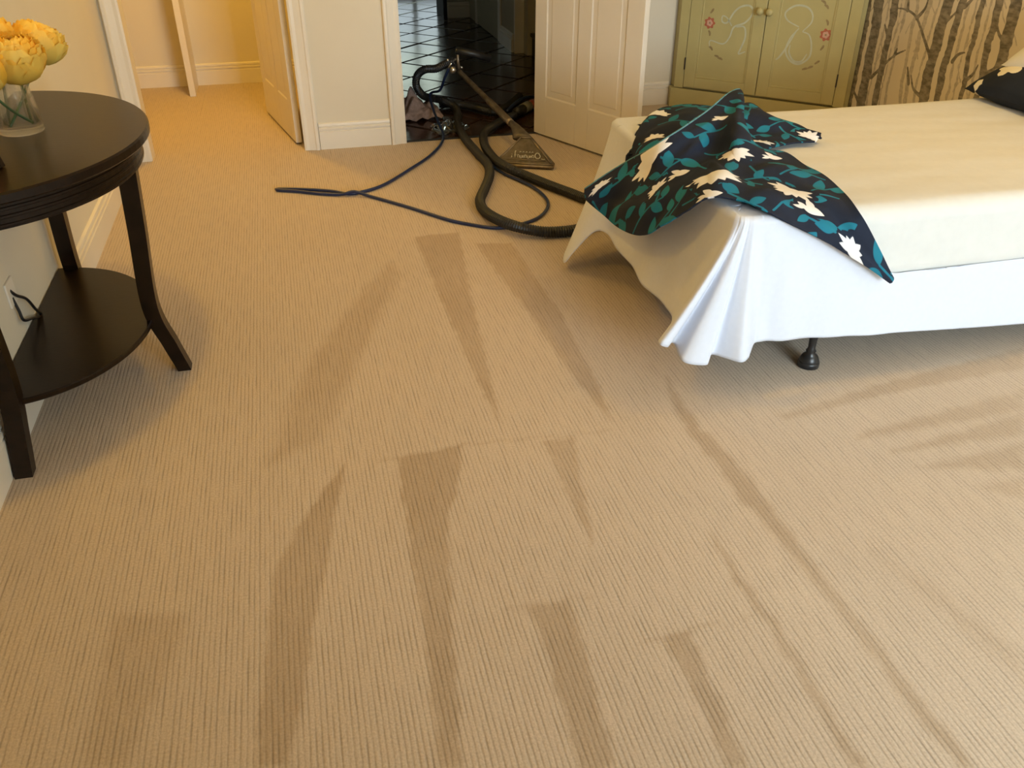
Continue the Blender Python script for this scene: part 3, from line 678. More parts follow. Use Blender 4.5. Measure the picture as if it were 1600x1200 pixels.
# white bed sheet hanging over the foot end and the near side
def bed_sheet():
    # columns: (hem point, edge point, inward run over the mattress)
    C = [((3.42, 2.235, .075), (3.42, 2.246, .345), 0), ((2.9, 2.235, .078), (2.9, 2.246, .345), 0), ((2.45, 2.23, .090), (2.45, 2.246, .345), 0), ((2.15, 2.232, .106), (2.15, 2.246, .345), 0),
         ((1.95, 2.228, .122), (1.95, 2.246, .345), 0), ((1.88, 2.228, .127), (1.86, 2.246, .35), 0), ((1.78, 2.23, .132), (1.76, 2.25, .40), 0), ((1.68, 2.228, .138), (1.66, 2.245, .47), 0), ((1.58, 2.232, .144), (1.56, 2.245, .555), .02),
         ((1.48, 2.228, .150), (1.48, 2.245, .575), .10), ((1.42, 2.230, .153), (1.42, 2.245, .575), .16), ((1.385, 2.226, .153), (1.38, 2.245, .575), .2), ((1.362, 2.205, .130), (1.35, 2.246, .575), .2),
         ((1.345, 2.185, .126), (1.335, 2.247, .575), .2), ((1.315, 2.175, .125), (1.325, 2.248, .575), .2), ((1.275, 2.215, .124), (1.317, 2.249, .575), .2), ((1.24, 2.245, .122), (1.312, 2.25, .575), .2), ((1.20, 2.185, .124), (1.306, 2.251, .575), .2),
         ((1.155, 2.185, .128), (1.30, 2.252, .575), .2), ((1.12, 2.205, .135), (1.296, 2.254, .575), .2), ((1.13, 2.275, .15), (1.293, 2.257, .575), .2), ((1.115, 2.285, .165), (1.291, 2.26, .575), .2), ((1.07, 2.225, .182), (1.288, 2.265, .575), .2),
         ((1.042, 2.215, .195), (1.285, 2.27, .575), .2), ((1.05, 2.25, .195), (1.282, 2.28, .575), .2), ((1.11, 2.33, .175), (1.28, 2.30, .575), .2), ((1.17, 2.42, .155), (1.278, 2.36, .575), .2), ((1.205, 2.50, .150), (1.276, 2.46, .575), .2), ((1.215, 2.62, .145), (1.275, 2.62, .575), .2),
         ((1.195, 2.76, .147), (1.275, 2.76, .575), .2), ((1.212, 2.92, .153), (1.275, 2.92, .575), .2), ((1.20, 3.06, .17), (1.275, 3.08, .575), .2), ((1.19, 3.15, .20), (1.275, 3.2, .575), .2), ((1.15, 3.20, .19), (1.275, 3.30, .575), .2),
         ((1.085, 3.24, .10), (1.278, 3.37, .575), .2), ((1.05, 3.27, .035), (1.282, 3.41, .575), .2), ((1.075, 3.34, .055), (1.29, 3.435, .575), .2), ((1.15, 3.40, .12), (1.30, 3.45, .575), .2), ((1.20, 3.45, .16), (1.32, 3.458, .575), .2), ((1.28, 3.475, .16), (1.36, 3.458, .575), .2), ((1.5, 3.475, .15), (1.5, 3.458, .575), .2)]
    Hm = catmull([c[0] for c in C], 7); Ed = catmull([c[1] for c in C], 7); run = np.clip(catmull([(c[2], 0, 0) for c in C], 7)[:, 0], 0, 1)
    n = len(Hm); nt_ = 44; wv = np.linspace(0, 1, nt_)
    G = np.zeros((n, nt_ + 14, 3))
    ctr = np.array([1.6, 2.85])
    for i in range(n):
        h, e = Hm[i], Ed[i]
        sag = np.clip(wv, 0, 1)
        pos = e[None] + (h - e)[None] * np.stack([sag ** 1.25, sag ** 1.25, sag], 1)
        inward = np.array([0.0, 1.0]) if e[0] > 1.34 and e[1] < 2.3 else np.array([1.0, 0.0])
        if e[0] <= 1.36 and e[1] < 2.36:
            a = np.clip((2.36 - e[1]) / 0.12, 0, 1); inward = np.array([1 - 0.7 * a, 0.15 + 0.85 * a]); inward /= np.linalg.norm(inward)
        if e[1] > 3.35: inward = np.array([0.8, -0.6])
        up = np.zeros((14, 3))
        for k in range(14):
            q = (14 - k) / 14 * run[i]
            up[k] = (e[0] + inward[0] * q, e[1] + inward[1] * q, e[2] + (0.012 if run[i] > 0.001 else 0))
        G[i] = np.vstack([up, pos])
    sl = np.linspace(0, 1, n)[:, None] * 6.0 + np.zeros((1, nt_ + 14)); tl = np.zeros((n, 1)) + np.linspace(0, 0.9, nt_ + 14)[None]
    depth = np.clip((tl - 0.25) / 0.6, 0, 1)
    wr = 0.006 * smoothnoise(sl * 1.0, tl * 0.35, 31, ((9, 1), (22, .5))) * (0.35 + depth)
    G[..., 1] += wr * 0.8; G[..., 0] += wr * 0.6
    low = G[..., 2].copy()
    hang = push_out(G.reshape(-1, 3), 0.008).reshape(G.shape)
    m = low < 0.34   # below the mattress the sheet hangs free of the base
    hang[m] = np.where((hang[m][:, 2:3] < 0.0), G[m], hang[m])
    V = hang.reshape(-1, 3); V[:, 2] = np.maximum(V[:, 2], 0.012)
    me = grid_mesh('bed_sheet', V, grid_faces(n, nt_ + 14)); o = link('bed_sheet', me, 'sheet', None, True)
    sd = o.modifiers.new('thick', 'SOLIDIFY'); sd.thickness = 0.003; sd.offset = 0
    tag(o, 'white cotton sheet draped over the bed foot with a pleated hanging corner', 'sheet')
bed_sheet()

# <duvet>
UP = [(1.08, 3.137, 0.403), (1.2, 3.041, 0.526), (1.264, 2.847, 0.66), (1.445, 2.932, 0.72), (1.678, 3.103, 0.76), (1.571, 2.838, 0.72), (1.564, 2.708, 0.66), (1.689, 2.719, 0.625), (1.696, 2.561, 0.62), (1.694, 2.392, 0.615), (1.666, 2.2, 0.585), (1.764, 2.2, 0.457), (1.838, 2.2, 0.355)]
LO = [(1.09, 3.121, 0.36), (1.15, 2.971, 0.314), (1.15, 2.71, 0.369), (1.17, 2.546, 0.473), (1.2, 2.45, 0.553), (1.242, 2.388, 0.61), (1.306, 2.339, 0.615), (1.356, 2.265, 0.61), (1.423, 2.22, 0.583), (1.507, 2.2, 0.539), (1.61, 2.2, 0.478), (1.717, 2.2, 0.413), (1.83, 2.2, 0.339)]
_n = np.array([-0.42, -0.52, 0.74]); _n /= np.linalg.norm(_n)
_e1 = np.cross([0, 0, 1.0], -_n); _e1 /= np.linalg.norm(_e1); _e1 = _e1 if _e1[0] > 0 else -_e1
_e2 = np.cross(_n, _e1); _e2 = _e2 if _e2[2] > 0 else -_e2
DUV = (_e1, _e2)      # the print is laid out on the cloth's mean plane
def bicat(G, pu, pv):
    a = np.stack([catmull(G[:, j], pu) for j in range(G.shape[1])], 1)
    return np.stack([catmull(a[i], pv) for i in range(a.shape[0])], 0)
def duvet_pieces():
    up, lo = np.array(UP), np.array(LO); n = len(up); out = []
    G = np.zeros((n, 6, 3))
    for j in range(6):
        t = j / 5; G[:, j] = up * (1 - t) + lo * t
    b = np.array([-0.35, -0.45, 0.8])
    amp = np.array([0.0, .03, .05, .05, .05, .04, .03, .03, .03, .03, .02, .012, 0.0])
    prof = np.array([0, 0.35, 0.75, 0.55, 0.9, 0]) ; dip = np.array([0, 0.5, 0.2, -0.5, 0.6, 0])
    for i in range(n):
        pr = dip if i in (4, 5, 6) else prof
        for j in range(6): G[i, j] += b * amp[i] * pr[j]
    S = bicat(G, 30, 36)
    out.append(S)
    A = np.array([(1.24, 3.084, 0.555), (1.404, 3.356, 0.6), (1.546, 3.50, 0.605), (1.63, 3.421, 0.62), (1.755, 3.387, 0.61)])
    B = np.array([(1.2, 3.025, 0.446), (1.221, 2.934, 0.56), (1.35, 2.888, 0.6), (1.511, 3.016, 0.6), (1.673, 3.075, 0.61)])
    out.append(bicat(np.stack([A, A * .66 + B * .34 + [0, 0, .03], A * .34 + B * .66 + [0, 0, .02], B], 1), 30, 30))
    A = np.array([(1.762, 3.263, 0.64), (1.863, 3.335, 0.64), (1.906, 3.182, 0.61), (1.961, 3.07, 0.61), (1.975, 2.939, 0.592)])
    B = np.array([(1.588, 2.954, 0.6), (1.601, 2.85, 0.6), (1.682, 2.854, 0.6), (1.822, 2.905, 0.598), (1.917, 2.901, 0.592)])
    out.append(bicat(np.stack([A, A * .66 + B * .34 + [0, 0, .035], A * .34 + B * .66 + [0, 0, .012], B], 1), 30, 30))
    res = []
    for k, S in enumerate(out):
        nu, nv = S.shape[:2]
        du = np.linalg.norm(np.diff(S, axis=0), axis=2).mean(1); u = np.r_[0, np.cumsum(du)]
        dv = np.linalg.norm(np.diff(S, axis=1), axis=2); v = np.concatenate([np.zeros((nu, 1)), np.cumsum(dv, 1)], 1)
        v = v - v[:, -1:] * 0.5
        U = np.repeat(u[:, None], nv, 1)
        T = np.stack([np.gradient(S, axis=0), np.gradient(S, axis=1)], 0); nr = np.cross(T[0], T[1]); nr /= np.linalg.norm(nr, axis=2, keepdims=True) + 1e-9
        if nr[..., 2].mean() < 0: nr = -nr
        edge = np.minimum(np.linspace(0, 1, nv), np.linspace(1, 0, nv))[None] * 2
        wr = 0.010 * smoothnoise(U * 0.8, v * 1.3, 40 + k, ((9, 1), (19, .55), (45, .34))) + 0.008 * np.sin(26 * (v + 0.35 * U) + 3 * np.sin(5 * U))
        S = S + nr * (wr * (0.35 + 0.65 * np.clip(edge * 2, 0, 1)))[..., None]
        S = push_out(S.reshape(-1, 3), 0.020 + 0.004 * (k == 0)).reshape(S.shape)
        e1, e2 = DUV
        res.append((S, S @ e1 + 3.0 * k, S @ e2))
    return res
# </duvet>
FLOWERS = []   # filled from the table below: (u, v, radius, angle, squash)
BIRDS = []
def leaf_sdf(x, y, L, W):
    a = np.clip(x / L, 0, 1); w_ = W * np.sin(PI * a ** 0.85) ** 0.9
    d = w_ - np.abs(y); return np.where((x < 0) | (x > L), -np.minimum(np.hypot(np.minimum(np.abs(x), np.abs(x - L)), y), .05), d)
def duvet_pattern(u, v):
    leaf = np.full(u.shape, -.05); white = np.full(u.shape, -.05); r = np.random.default_rng(23)
    def put(dst, x, y, th, R, fn):
        m = (np.abs(u - x) < R) & (np.abs(v - y) < R)
        if not m.any(): return
        c, s = math.cos(th), math.sin(th); dx, dy = u[m] - x, v[m] - y
        dst[m] = np.maximum(dst[m], fn(c * dx + s * dy, -s * dx + c * dy))
    def stem(a, b, rad):
        a = np.array(a); b = np.array(b); e = b - a; c = (a + b) / 2; R = np.linalg.norm(e) / 2 + .02
        m = (np.abs(u - c[0]) < R) & (np.abs(v - c[1]) < R)
        if not m.any(): return
        t = np.clip(((u[m] - a[0]) * e[0] + (v[m] - a[1]) * e[1]) / (e @ e + 1e-9), 0, 1)
        leaf[m] = np.maximum(leaf[m], rad - np.hypot(u[m] - a[0] - t * e[0], v[m] - a[1] - t * e[1]))
    placed = []
    def try_leaf(q, an, L):
        c = q + 0.52 * L * np.array([math.cos(an), math.sin(an)])
        for c2, r2 in placed:
            if math.hypot(c[0] - c2[0], c[1] - c2[1]) < 0.36 * L + r2: return
        placed.append((c, 0.36 * L)); put(leaf, q[0], q[1], an, L * 1.1, lambda a, b: leaf_sdf(a, b, L, L * .27))
    for base in (0.0, 3.0, 6.0):
        for row in range(10):
            for c in range(11):
                x = base - 1.2 + 0.13 * c + r.uniform(-.03, .03) + (0.065 if row % 2 else 0); y = 2.28 + 0.105 * row + r.uniform(-.03, .03); th = r.uniform(-.7, 1.4) + (PI if r.random() < .35 else 0)
                p = np.array([x, y]); side = r.choice([-1, 1]); nodes = []
                for k in range(3):
                    th += r.uniform(-.4, .4); q = p + 0.045 * np.array([math.cos(th), math.sin(th)]); stem(p, q, 0.0036 - 0.0004 * k)
                    L = r.uniform(.045, .080); an = th + side * r.uniform(.6, 1.2); side = -side; try_leaf(q, an, L); p = q
                try_leaf(p, th, r.uniform(.055, .08))
    for (x, y, R, th, sq, npet) in FLOWERS:
        def fn(a, b, R=R, sq=sq, npet=npet):
            R = R * 1.15; b = b / sq; d = R * .34 - np.hypot(a, b)
            for k in range(npet):
                an = -0.5 + (PI + 1.0) * k / (npet - 1); c_, s_ = math.cos(an), math.sin(an); Lk = R * (0.88 + .14 * math.sin(k * 2.3))
                d = np.maximum(d, leaf_sdf((c_ * a + s_ * b), (-s_ * a + c_ * b), Lk, R * .185))
            return d * min(1, sq)
        m_ = (np.abs(u - x) < R * 1.2) & (np.abs(v - y) < R * 1.2)
        leaf[m_ & (fn(math.cos(th) * (u - x) + math.sin(th) * (v - y), -math.sin(th) * (u - x) + math.cos(th) * (v - y)) > -.012)] = -.02
        put(white, x, y, th, R * 1.35, fn)
    for (x, y, R, th) in BIRDS:
        def fn(a, b, R=R):
            def lf(ax, bx, an, L, W):
                c_, s_ = math.cos(an), math.sin(an); return leaf_sdf(c_ * (a - ax) + s_ * (b - bx), -s_ * (a - ax) + c_ * (b - bx), L, W)
            d = lf(-.7 * R, 0, 0, 1.5 * R, .36 * R); d = np.maximum(d, lf(.0, .05 * R, 2.35, 1.05 * R, .26 * R))
            d = np.maximum(d, lf(-.45 * R, 0, PI + .22, .95 * R, .16 * R)); return np.maximum(d, lf(-.45 * R, 0, PI - .35, .8 * R, .14 * R))
        m_ = fn(math.cos(th) * (u - x) + math.sin(th) * (v - y), -math.sin(th) * (u - x) + math.cos(th) * (v - y)) > -.012
        leaf[m_ & (np.hypot(u - x, v - y) < R * 1.6)] = -.02
        put(white, x, y, th, R * 1.6, fn)
    return leaf, white
# FLOWERDATA
FLOWERS = [ (-0.833, 2.623, 0.085, 1.0, 0.8, 9), (-0.774, 2.492, 0.045, 0.9, 0.55, 7), (-0.536, 2.646, 0.055, 3.3, 0.8, 8), (-0.555, 2.482, 0.09, 3.3, 0.6, 9), (-0.310, 2.488, 0.075, 2.9, 0.6, 9), (-0.093, 2.356, 0.045, -0.3, 0.6, 8), (5.490, 2.880, 0.045, 0, 0.6, 8), (5.643, 2.996, 0.05, -0.3, 0.6, 8), (2.048, 2.990, 0.05, 0.1, 0.6, 8), (2.107, 2.790, 0.045, 0.7, 0.6, 7), (-1.058, 2.584, 0.05, 0.6, 0.35, 8), (2.192, 3.153, 0.04, 0.6, 0.3, 8) ]
BIRDS = [ (-0.643, 2.858, 0.032, 0.7), (-0.697, 2.547, 0.038, 0.6), (-0.531, 2.382, 0.04, 0.3), (-0.415, 2.694, 0.035, 0.6), (-0.228, 2.413, 0.045, -0.1) ]
# END
def duvet():
    VV, FF, CC = [], [], []; n0 = 0
    for S, U, v in duvet_pieces():
        nu, nv = U.shape; lf, wh = duvet_pattern(U.ravel(), v.ravel())
        VV.append(S.reshape(-1, 3)); FF.append(grid_faces(nu, nv) + n0); n0 += nu * nv
        c = np.zeros((nu * nv, 4)); c[:, 0] = np.clip(.5 + lf / .02, 0, 1); c[:, 1] = np.clip(.5 + wh / .02, 0, 1); c[:, 3] = 1; CC.append(c)
    me = grid_mesh('duvet_cover', np.vstack(VV), np.vstack(FF))
    at = me.attributes.new('print', 'FLOAT_COLOR', 'POINT'); at.data.foreach_set('color', np.vstack(CC).astype(np.float32).ravel())
    o = link('duvet_cover', me, 'duvet', None, True)
    sd = o.modifiers.new('thick', 'SOLIDIFY'); sd.thickness = 0.006; sd.offset = 0
    S0 = duvet_pieces()[0][0]
    V, F = tube_geo(resample(S0[:122, 0] + np.array([0, 0, .002]), .01), .0035, 8); meshobj('hem_piping', V, F, 'piping', o, True)
    tag(o, 'crumpled navy duvet cover printed with teal leaves and white flowers on the bed', 'duvet cover')
duvet()

def pillow(name, mat, loc, rot, sx, sy, th, label, seed, printed=False):
    n = 40; a = np.linspace(-1, 1, n); A, B = np.meshgrid(a, a, indexing='ij')
    prof = ((1 - np.abs(A) ** 3) * (1 - np.abs(B) ** 3)); prof = np.clip(prof, 0, 1) ** 0.5
    px = A * sx / 2 * (1 - .06 * (1 - np.abs(A)) * 0 - .05 * (1 - B ** 2) * np.abs(A)); py = B * sy / 2 * (1 - .05 * (1 - A ** 2) * np.abs(B))
    wr = 1 + .10 * smoothnoise(A, B, seed, ((4, 1), (9, .5)))
    top = np.stack([px, py, th / 2 * prof * wr], -1).reshape(-1, 3); bot = np.stack([px, py, -th / 2 * prof * wr], -1).reshape(-1, 3)
    F = grid_faces(n, n); V = np.vstack([top, bot]); me = grid_mesh(name, V, np.vstack([F, F[:, ::-1] + n * n]))
    if printed:
        wh = np.full(len(V), -.05)
        for k, (cx, cy, R) in enumerate([(-.62, -.25, .075), (-.88, .80, .022), (-.35, .55, .07), (.2, -.3, .08), (.5, .5, .07), (.75, -.6, .08), (-.1, .1, .06), (-.75, -.75, .06)]):
            dx, dy = V[:, 0] - cx * sx / 2, V[:, 1] - cy * sy / 2; an = np.arctan2(dy, dx)
            wh = np.maximum(wh, R * (.6 + .4 * np.abs(np.cos(2.5 * an + k))) - np.hypot(dx, dy))
        c = np.zeros((len(V), 4), np.float32); c[:, 1] = np.clip(.5 + wh / .02, 0, 1); c[:, 3] = 1
        at = me.attributes.new('print', 'FLOAT_COLOR', 'POINT'); at.data.foreach_set('color', c.ravel())
    o = link(name, me, mat, None, True); o.location = loc; o.rotation_euler = rot
    tag(o, label, 'pillow'); return o
pillow('pillow', 'pillow', (3.20, 3.12, 0.695), (0, math.radians(-22), 0), 0.42, 0.66, 0.16, 'dark pillow with pale print resting at the head of the bed', 3, True)
pillow('pillow', 'cream', (3.28, 3.05, 0.845), (0, math.radians(-34), 0), 0.42, 0.66, 0.14, 'cream pillow leaning on top of the dark printed pillow', 5)

# ================================================================== CONSOLE TABLE
TX, TY = -0.945, 2.83
tab = tag(empty('console_table', (TX, TY, 0)), 'dark espresso half-moon console table with lower shelf against the left wall', 'console table')
def half_ellipse(ax, ay, n=48): return [(ax * math.sin(PI * k / n), -ay * math.cos(PI * k / n)) for k in range(n + 1)]
def half_slab(name, ax, ay, z0, z1, bev, parent):
    rings = [(0.0 - bev, z0), (0, z0 + bev), (0, z1 - bev), (-bev, z1)]; V = []; n = 49
    for d, z in rings: V += [(x, y, z) for x, y in half_ellipse(ax + d, ay + d)]
    F = [tuple(range(n))[::-1], tuple(range(3 * n, 4 * n))] + [(k * n + i, k * n + (i + 1) % n, (k + 1) * n + (i + 1) % n, (k + 1) * n + i) for k in range(3) for i in range(n)]
    bm = bmesh.new(); vs = [bm.verts.new(p) for p in V]
    for f in F: bm.faces.new([vs[i] for i in f])
    return bmobj(name, bm, 'wood', parent)
half_slab('table_top', 0.50, 0.60, 0.800, 0.83, 0.005, tab)
half_slab('apron', 0.465, 0.555, 0.725, 0.800, 0.002, tab)
half_slab('apron_bead', 0.4675, 0.5575, 0.772, 0.782, 0.002, tab); half_slab('apron_bead', 0.4675, 0.5575, 0.752, 0.762, 0.002, tab); half_slab('apron_bead', 0.4675, 0.5575, 0.730, 0.740, 0.002, tab)
half_slab('shelf', 0.39, 0.485, 0.185, 0.205, 0.004, tab)
def table_leg(p_top, p_mid, p_foot, width_dir, w_, dep):
    """sabre leg: straight, then sweeping outward to the foot; p are (x, y, z) of the centre line"""
    path = catmull([p_top, ((p_top[0] + p_mid[0]) / 2, (p_top[1] + p_mid[1]) / 2, (p_top[2] + p_mid[2]) / 2), p_mid, tuple(np.array(p_mid) * .45 + np.array(p_foot) * .55 + np.array([0, 0, -0.01])), p_foot], 8)
    wd = np.array(width_dir, float); wd /= np.linalg.norm(wd); dd = np.array([-wd[1], wd[0], 0]); V = []; n = len(path)
    for i, p in enumerate(path):
        q = i / (n - 1); a = w_ * (1 - 0.12 * q) / 2; b = dep * (1.12 - 0.25 * q) / 2
        for sa, sb in ((-1, -1), (1, -1), (1, 1), (-1, 1)): V.append(p + wd * a * sa + dd * b * sb)
    F = [(0, 1, 2, 3), tuple(range(4 * n - 4, 4 * n))[::-1]] + [(4 * i + k, 4 * i + (k + 1) % 4, 4 * i + 4 + (k + 1) % 4, 4 * i + 4 + k) for i in range(n - 1) for k in range(4)]
    bm = bmesh.new(); vs = [bm.verts.new(tuple(v)) for v in V]
    for f in F: bm.faces.new([vs[i] for i in f])
    bmobj('leg', bm, 'wood', tab)
table_leg((0.425, -0.02, 0.80), (0.39, -0.02, 0.25), (0.455, -0.03, 0.0), (0, 1, 0), 0.055, 0.05)
table_leg((0.055, -0.50, 0.80), (0.05, -0.475, 0.25), (0.045, -0.555, 0.0), (1, 0, 0), 0.055, 0.05)
table_leg((0.055, 0.50, 0.80), (0.05, 0.475, 0.25), (0.045, 0.555, 0.0), (1, 0, 0), 0.055, 0.05)

# vase with flowers
VX, VY, VZ = -0.80, 2.86, 0.831
vase = tag(empty('vase', (VX, VY, VZ)), 'clear glass vase holding yellow flowers on the dark console table', 'vase')
lathe('glass_body', [(0.045, 0.0), (0.060, 0.002), (0.063, 0.010), (0.060, 0.06), (0.052, 0.12), (0.047, 0.185), (0.044, 0.185), (0.048, 0.12), (0.056, 0.06), (0.058, 0.022), (0.02, 0.018)], 'glass', vase, 32)
PET = None
def petal_mesh():
    V = []; nu, nv = 7, 6
    for i in range(nu):
        for j in range(nv):
            a = (i / (nu - 1) - .5) * 1.5; t = j / (nv - 1)
            wd = math.sin(PI * (0.16 + 0.72 * t)) ** .6; el = -0.9 + 1.62 * t
            rr = 1.0 + 0.07 * math.sin(9 * a + 3 * t) * t + .14 * t ** 3
            V.append((rr * math.cos(el) * math.cos(a * wd), rr * math.cos(el) * math.sin(a * wd), rr * math.sin(el)))
    me = grid_mesh('petal', np.array(V), grid_faces(nu, nv)); me.materials.append(M['petal'])
    me.polygons.foreach_set('use_smooth', np.ones(len(me.polygons), dtype=bool)); return me
PET = petal_mesh()
def flower(c, R, tilt, az, foot, label, seed):
    r = random.Random(seed); c = Vector(c)
    root = tag(empty('flower', (foot[0], foot[1], VZ + 0.025)), label, 'flower', 'yellow flowers in the vase')
    base = root.location.copy()
    rot = Matrix.Rotation(az, 4, 'Z') @ Matrix.Rotation(tilt, 4, 'Y')
    for lay, (sc, cnt, lean) in enumerate(((1.0, 7, 0.42), (0.95, 7, 0.28), (0.88, 7, 0.12), (0.78, 7, 0.02), (0.66, 6, -0.1), (0.53, 6, -0.2), (0.40, 5, -0.3), (0.27, 4, -0.45))):
        for k in range(cnt):
            o = bpy.data.objects.new('petal', PET); COL.objects.link(o); o.parent = root
            az2 = 2 * PI * (k + .5 * (lay % 2)) / cnt + r.uniform(-.15, .15)
            m = Matrix.Translation(c - base) @ rot @ Matrix.Translation((0, 0, R * (1 - sc) * 0.6)) @ Matrix.Rotation(az2, 4, 'Z') @ Matrix.Rotation(lean + r.uniform(-.08, .08), 4, 'Y') @ Matrix.Diagonal((R * sc * r.uniform(.94, 1.04), R * sc, R * sc * .86, 1))
            o.matrix_local = m
    bt = c - (rot @ Vector((0, 0, 1))) * R * .75
    pth = catmull([tuple(bt - base), tuple((bt - base) * .55 + Vector((0, 0, -.01))), (0, 0, 0)], 8)
    tube('stem', pth, 0.0042, 'stem', root, 8)
flower((-0.757, 2.83, 1.050), 0.080, 0.25, -1.2, (VX + .025, VY + .03), 'full yellow blossom in the middle of the vase', 1)
flower((-0.850, 2.77, 1.035), 0.084, 0.3, -2.2, (VX + .035, VY + .0), 'yellow blossom cut by the picture edge, foremost in the vase', 2)
flower((-0.715, 2.97, 1.065), 0.072, 0.5, 0.6, (VX - .02, VY - .03), 'yellow blossom turned away towards the closet side of the vase', 3)
flower((-0.835, 2.93, 1.085), 0.074, 0.3, 2.3, (VX - .03, VY + .01), 'highest yellow blossom at the back of the vase', 4)
# picture frame, only its corner in view
pf = tag(empty('picture_frame', (-0.80, 2.44, 0.831), math.radians(62)), 'dark picture frame at the near end of the console table', 'picture frame')
pf.rotation_euler = (math.radians(-14), 0, math.radians(72))
for a in ((-0.08, -0.06, 0, 0.12), (0.06, 0.08, 0, 0.12)): box('frame_bar', a[0], a[1], -0.008, 0.008, a[2], a[3], 'wood', pf, 0.002)
for a in ((-0.06, 0.06, 0, 0.02), (-0.06, 0.06, 0.10, 0.12)): box('frame_bar', a[0], a[1], -0.008, 0.008, a[2], a[3], 'wood', pf, 0.002)
box('print', -0.06, 0.06, -0.003, 0.003, 0.02, 0.10, 'photo', pf)

# wall cable by the outlet
wc = tag(empty('wall_cable', (-0.948, 2.76, 0.30)), 'thin black cable looping out of the left wall under the table', 'cable')
def rel(pts, o): return [tuple(np.array(p) - np.array(o)) for p in pts]
WO = (-0.948, 2.76, 0.30)
tube('cable', catmull(rel([(-0.945, 2.76, 0.37), (-0.935, 2.775, 0.345), (-0.925, 2.82, 0.31), (-0.925, 2.87, 0.25), (-0.93, 2.92, 0.21), (-0.93, 2.95, 0.18)], WO), 6), 0.005, 'blackplastic', wc, 8)
tube('cable', catmull(rel([(-0.945, 2.76, 0.345), (-0.938, 2.76, 0.30), (-0.935, 2.765, 0.262), (-0.93, 2.83, 0.235), (-0.93, 2.90, 0.205)], WO), 6), 0.005, 'blackplastic', wc, 8)
box('outlet_plate', -0.002, 0.005, -0.03, 0.05, 0.02, 0.10, 'trim', wc, 0.002)

# ================================================================== CARPET CLEANING WAND AND HOSES
def corrugated(name, pts, r, parent=None, pitch=0.012):
    P = resample(catmull(pts, 10), pitch / 2); rad = np.where(np.arange(len(P)) % 2, r, r * 0.86)
    V, F = tube_geo(P, rad, 12); return meshobj(name, V, F, 'hose', parent, False)
RH = 0.027
wand = tag(empty('cleaning_wand', (1.22, 4.70, 0)), 'metal carpet cleaning wand leaning through the doorway with a triangular head', 'cleaning tool')
WB = np.array([1.22, 4.70, 0.0])
def wl(p): return tuple(np.array(p) - WB)
hb1, hb2, hap = np.array([1.075, 4.735, 0.012]), np.array([1.392, 4.600, 0.012]), np.array([1.262, 4.745, 0.150])
# head: triangular hood with thickness
def wand_head():
    ex = (hb2 - hb1) / np.linalg.norm(hb2 - hb1); back = np.array([-ex[1], ex[0], 0.0])   # away from the camera
    back = back if back[1] > 0 else -back
    a1, a2 = hap - ex * 0.028, hap + ex * 0.028
    front = [hb1, hb2, hb2 + [0, 0, .014], a2, a1, hb1 + [0, 0, .014]]
    fr = [p for p in front]; bk = [p + back * 0.034 for p in front]; n = len(front)
    bm = bmesh.new(); vs = [bm.verts.new(wl(p)) for p in fr + bk]
    bm.faces.new(vs[:n]); bm.faces.new(vs[n:][::-1])
    for i in range(n): bm.faces.new([vs[i], vs[(i + 1) % n], vs[n + (i + 1) % n], vs[n + i]])
    h = bmobj('head', bm, 'headmetal', wand)
    nrm = np.cross(ex, (a1 + a2) / 2 - (hb1 + hb2) / 2); nrm /= np.linalg.norm(nrm); nrm = nrm if nrm[1] < 0 else -nrm
    # rims
    for p, q, r_ in ((hb1, a1, .005), (hb2, a2, .005), (a1, a2, .004), (hb1 + [0, 0, .014], hb2 + [0, 0, .014], .005)):
        tube('rim', [wl(p + nrm * .002), wl((p + q) / 2 + nrm * .002), wl(q + nrm * .002)], r_, 'metal', wand, 8)
    m1, m2 = hb1 + (a1 - hb1) * .22 + ex * .02, hb2 + (a2 - hb2) * .22 - ex * .02
    tube('rib_bar', [wl(m1 + nrm * .002), wl((m1 + m2) / 2 + nrm * .002), wl(m2 + nrm * .002)], .004, 'metal', wand, 8)
    # glide lip and suction slot bar along the floor
    tube('lip', [wl(hb1 + nrm * .012 - [0, 0, .002]), wl((hb1 + hb2) / 2 + nrm * .012 - [0, 0, .002]), wl(hb2 + nrm * .012 - [0, 0, .002])], .009, 'metal', wand, 8)
    # raised cast lettering (upside down to the viewer, illegible): strokes in face coordinates
    O = (m1 + m2) / 2; ev = (a1 + a2) / 2 - O; hv = np.linalg.norm(ev); ev /= hv
    def st(pts, r_=.0022):
        p = [O + ex * a + ev * b + nrm * .0045 for a, b in pts]
        tube('letter', catmull([wl(q) for q in p], 4), r_, 'letter', wand, 6)
    yb, yt = .010, .030
    st([(.085, .036), (.070, .040), (.060, .028), (.066, .012), (.082, .010), (.090, .022), (.082, .036)], .003)     # large round letter
    st([(.096, .008), (.108, .006), (.118, .007)], .002)
    for i, x0 in enumerate((.044, .030, .016, .002, -.012, -.026, -.040)):
        if i % 3 == 0: st([(x0, yb), (x0 - .001, yt - .004), (x0 + .008, yt - .006), (x0 + .009, yb)])
        elif i % 3 == 1: st([(x0 + .008, yb + .002), (x0, yb + .004), (x0 + .001, yt - .008), (x0 + .009, yt - .010), (x0 + .004, yb + .008)])
        else: st([(x0, yt - .006), (x0 + .002, yb), (x0 + .009, yb + .001), (x0 + .010, yt - .005)])
    st([(-.056, yb), (-.055, yt + .014), (-.050, yt + .018)], .003); st([(-.062, yb + .014), (-.048, yb + .016)], .002)
    st([(-.075, yb), (-.074, yb + .010)], .0025); st([(-.074, yb + .017), (-.073, yb + .018), (-.072, yb + .019)], .0025)
    for x0 in (-.03, -.012, .006, .024, .040): st([(x0, .040), (x0 + .004, .046), (x0 + .010, .042)], .0018)
wand_head()
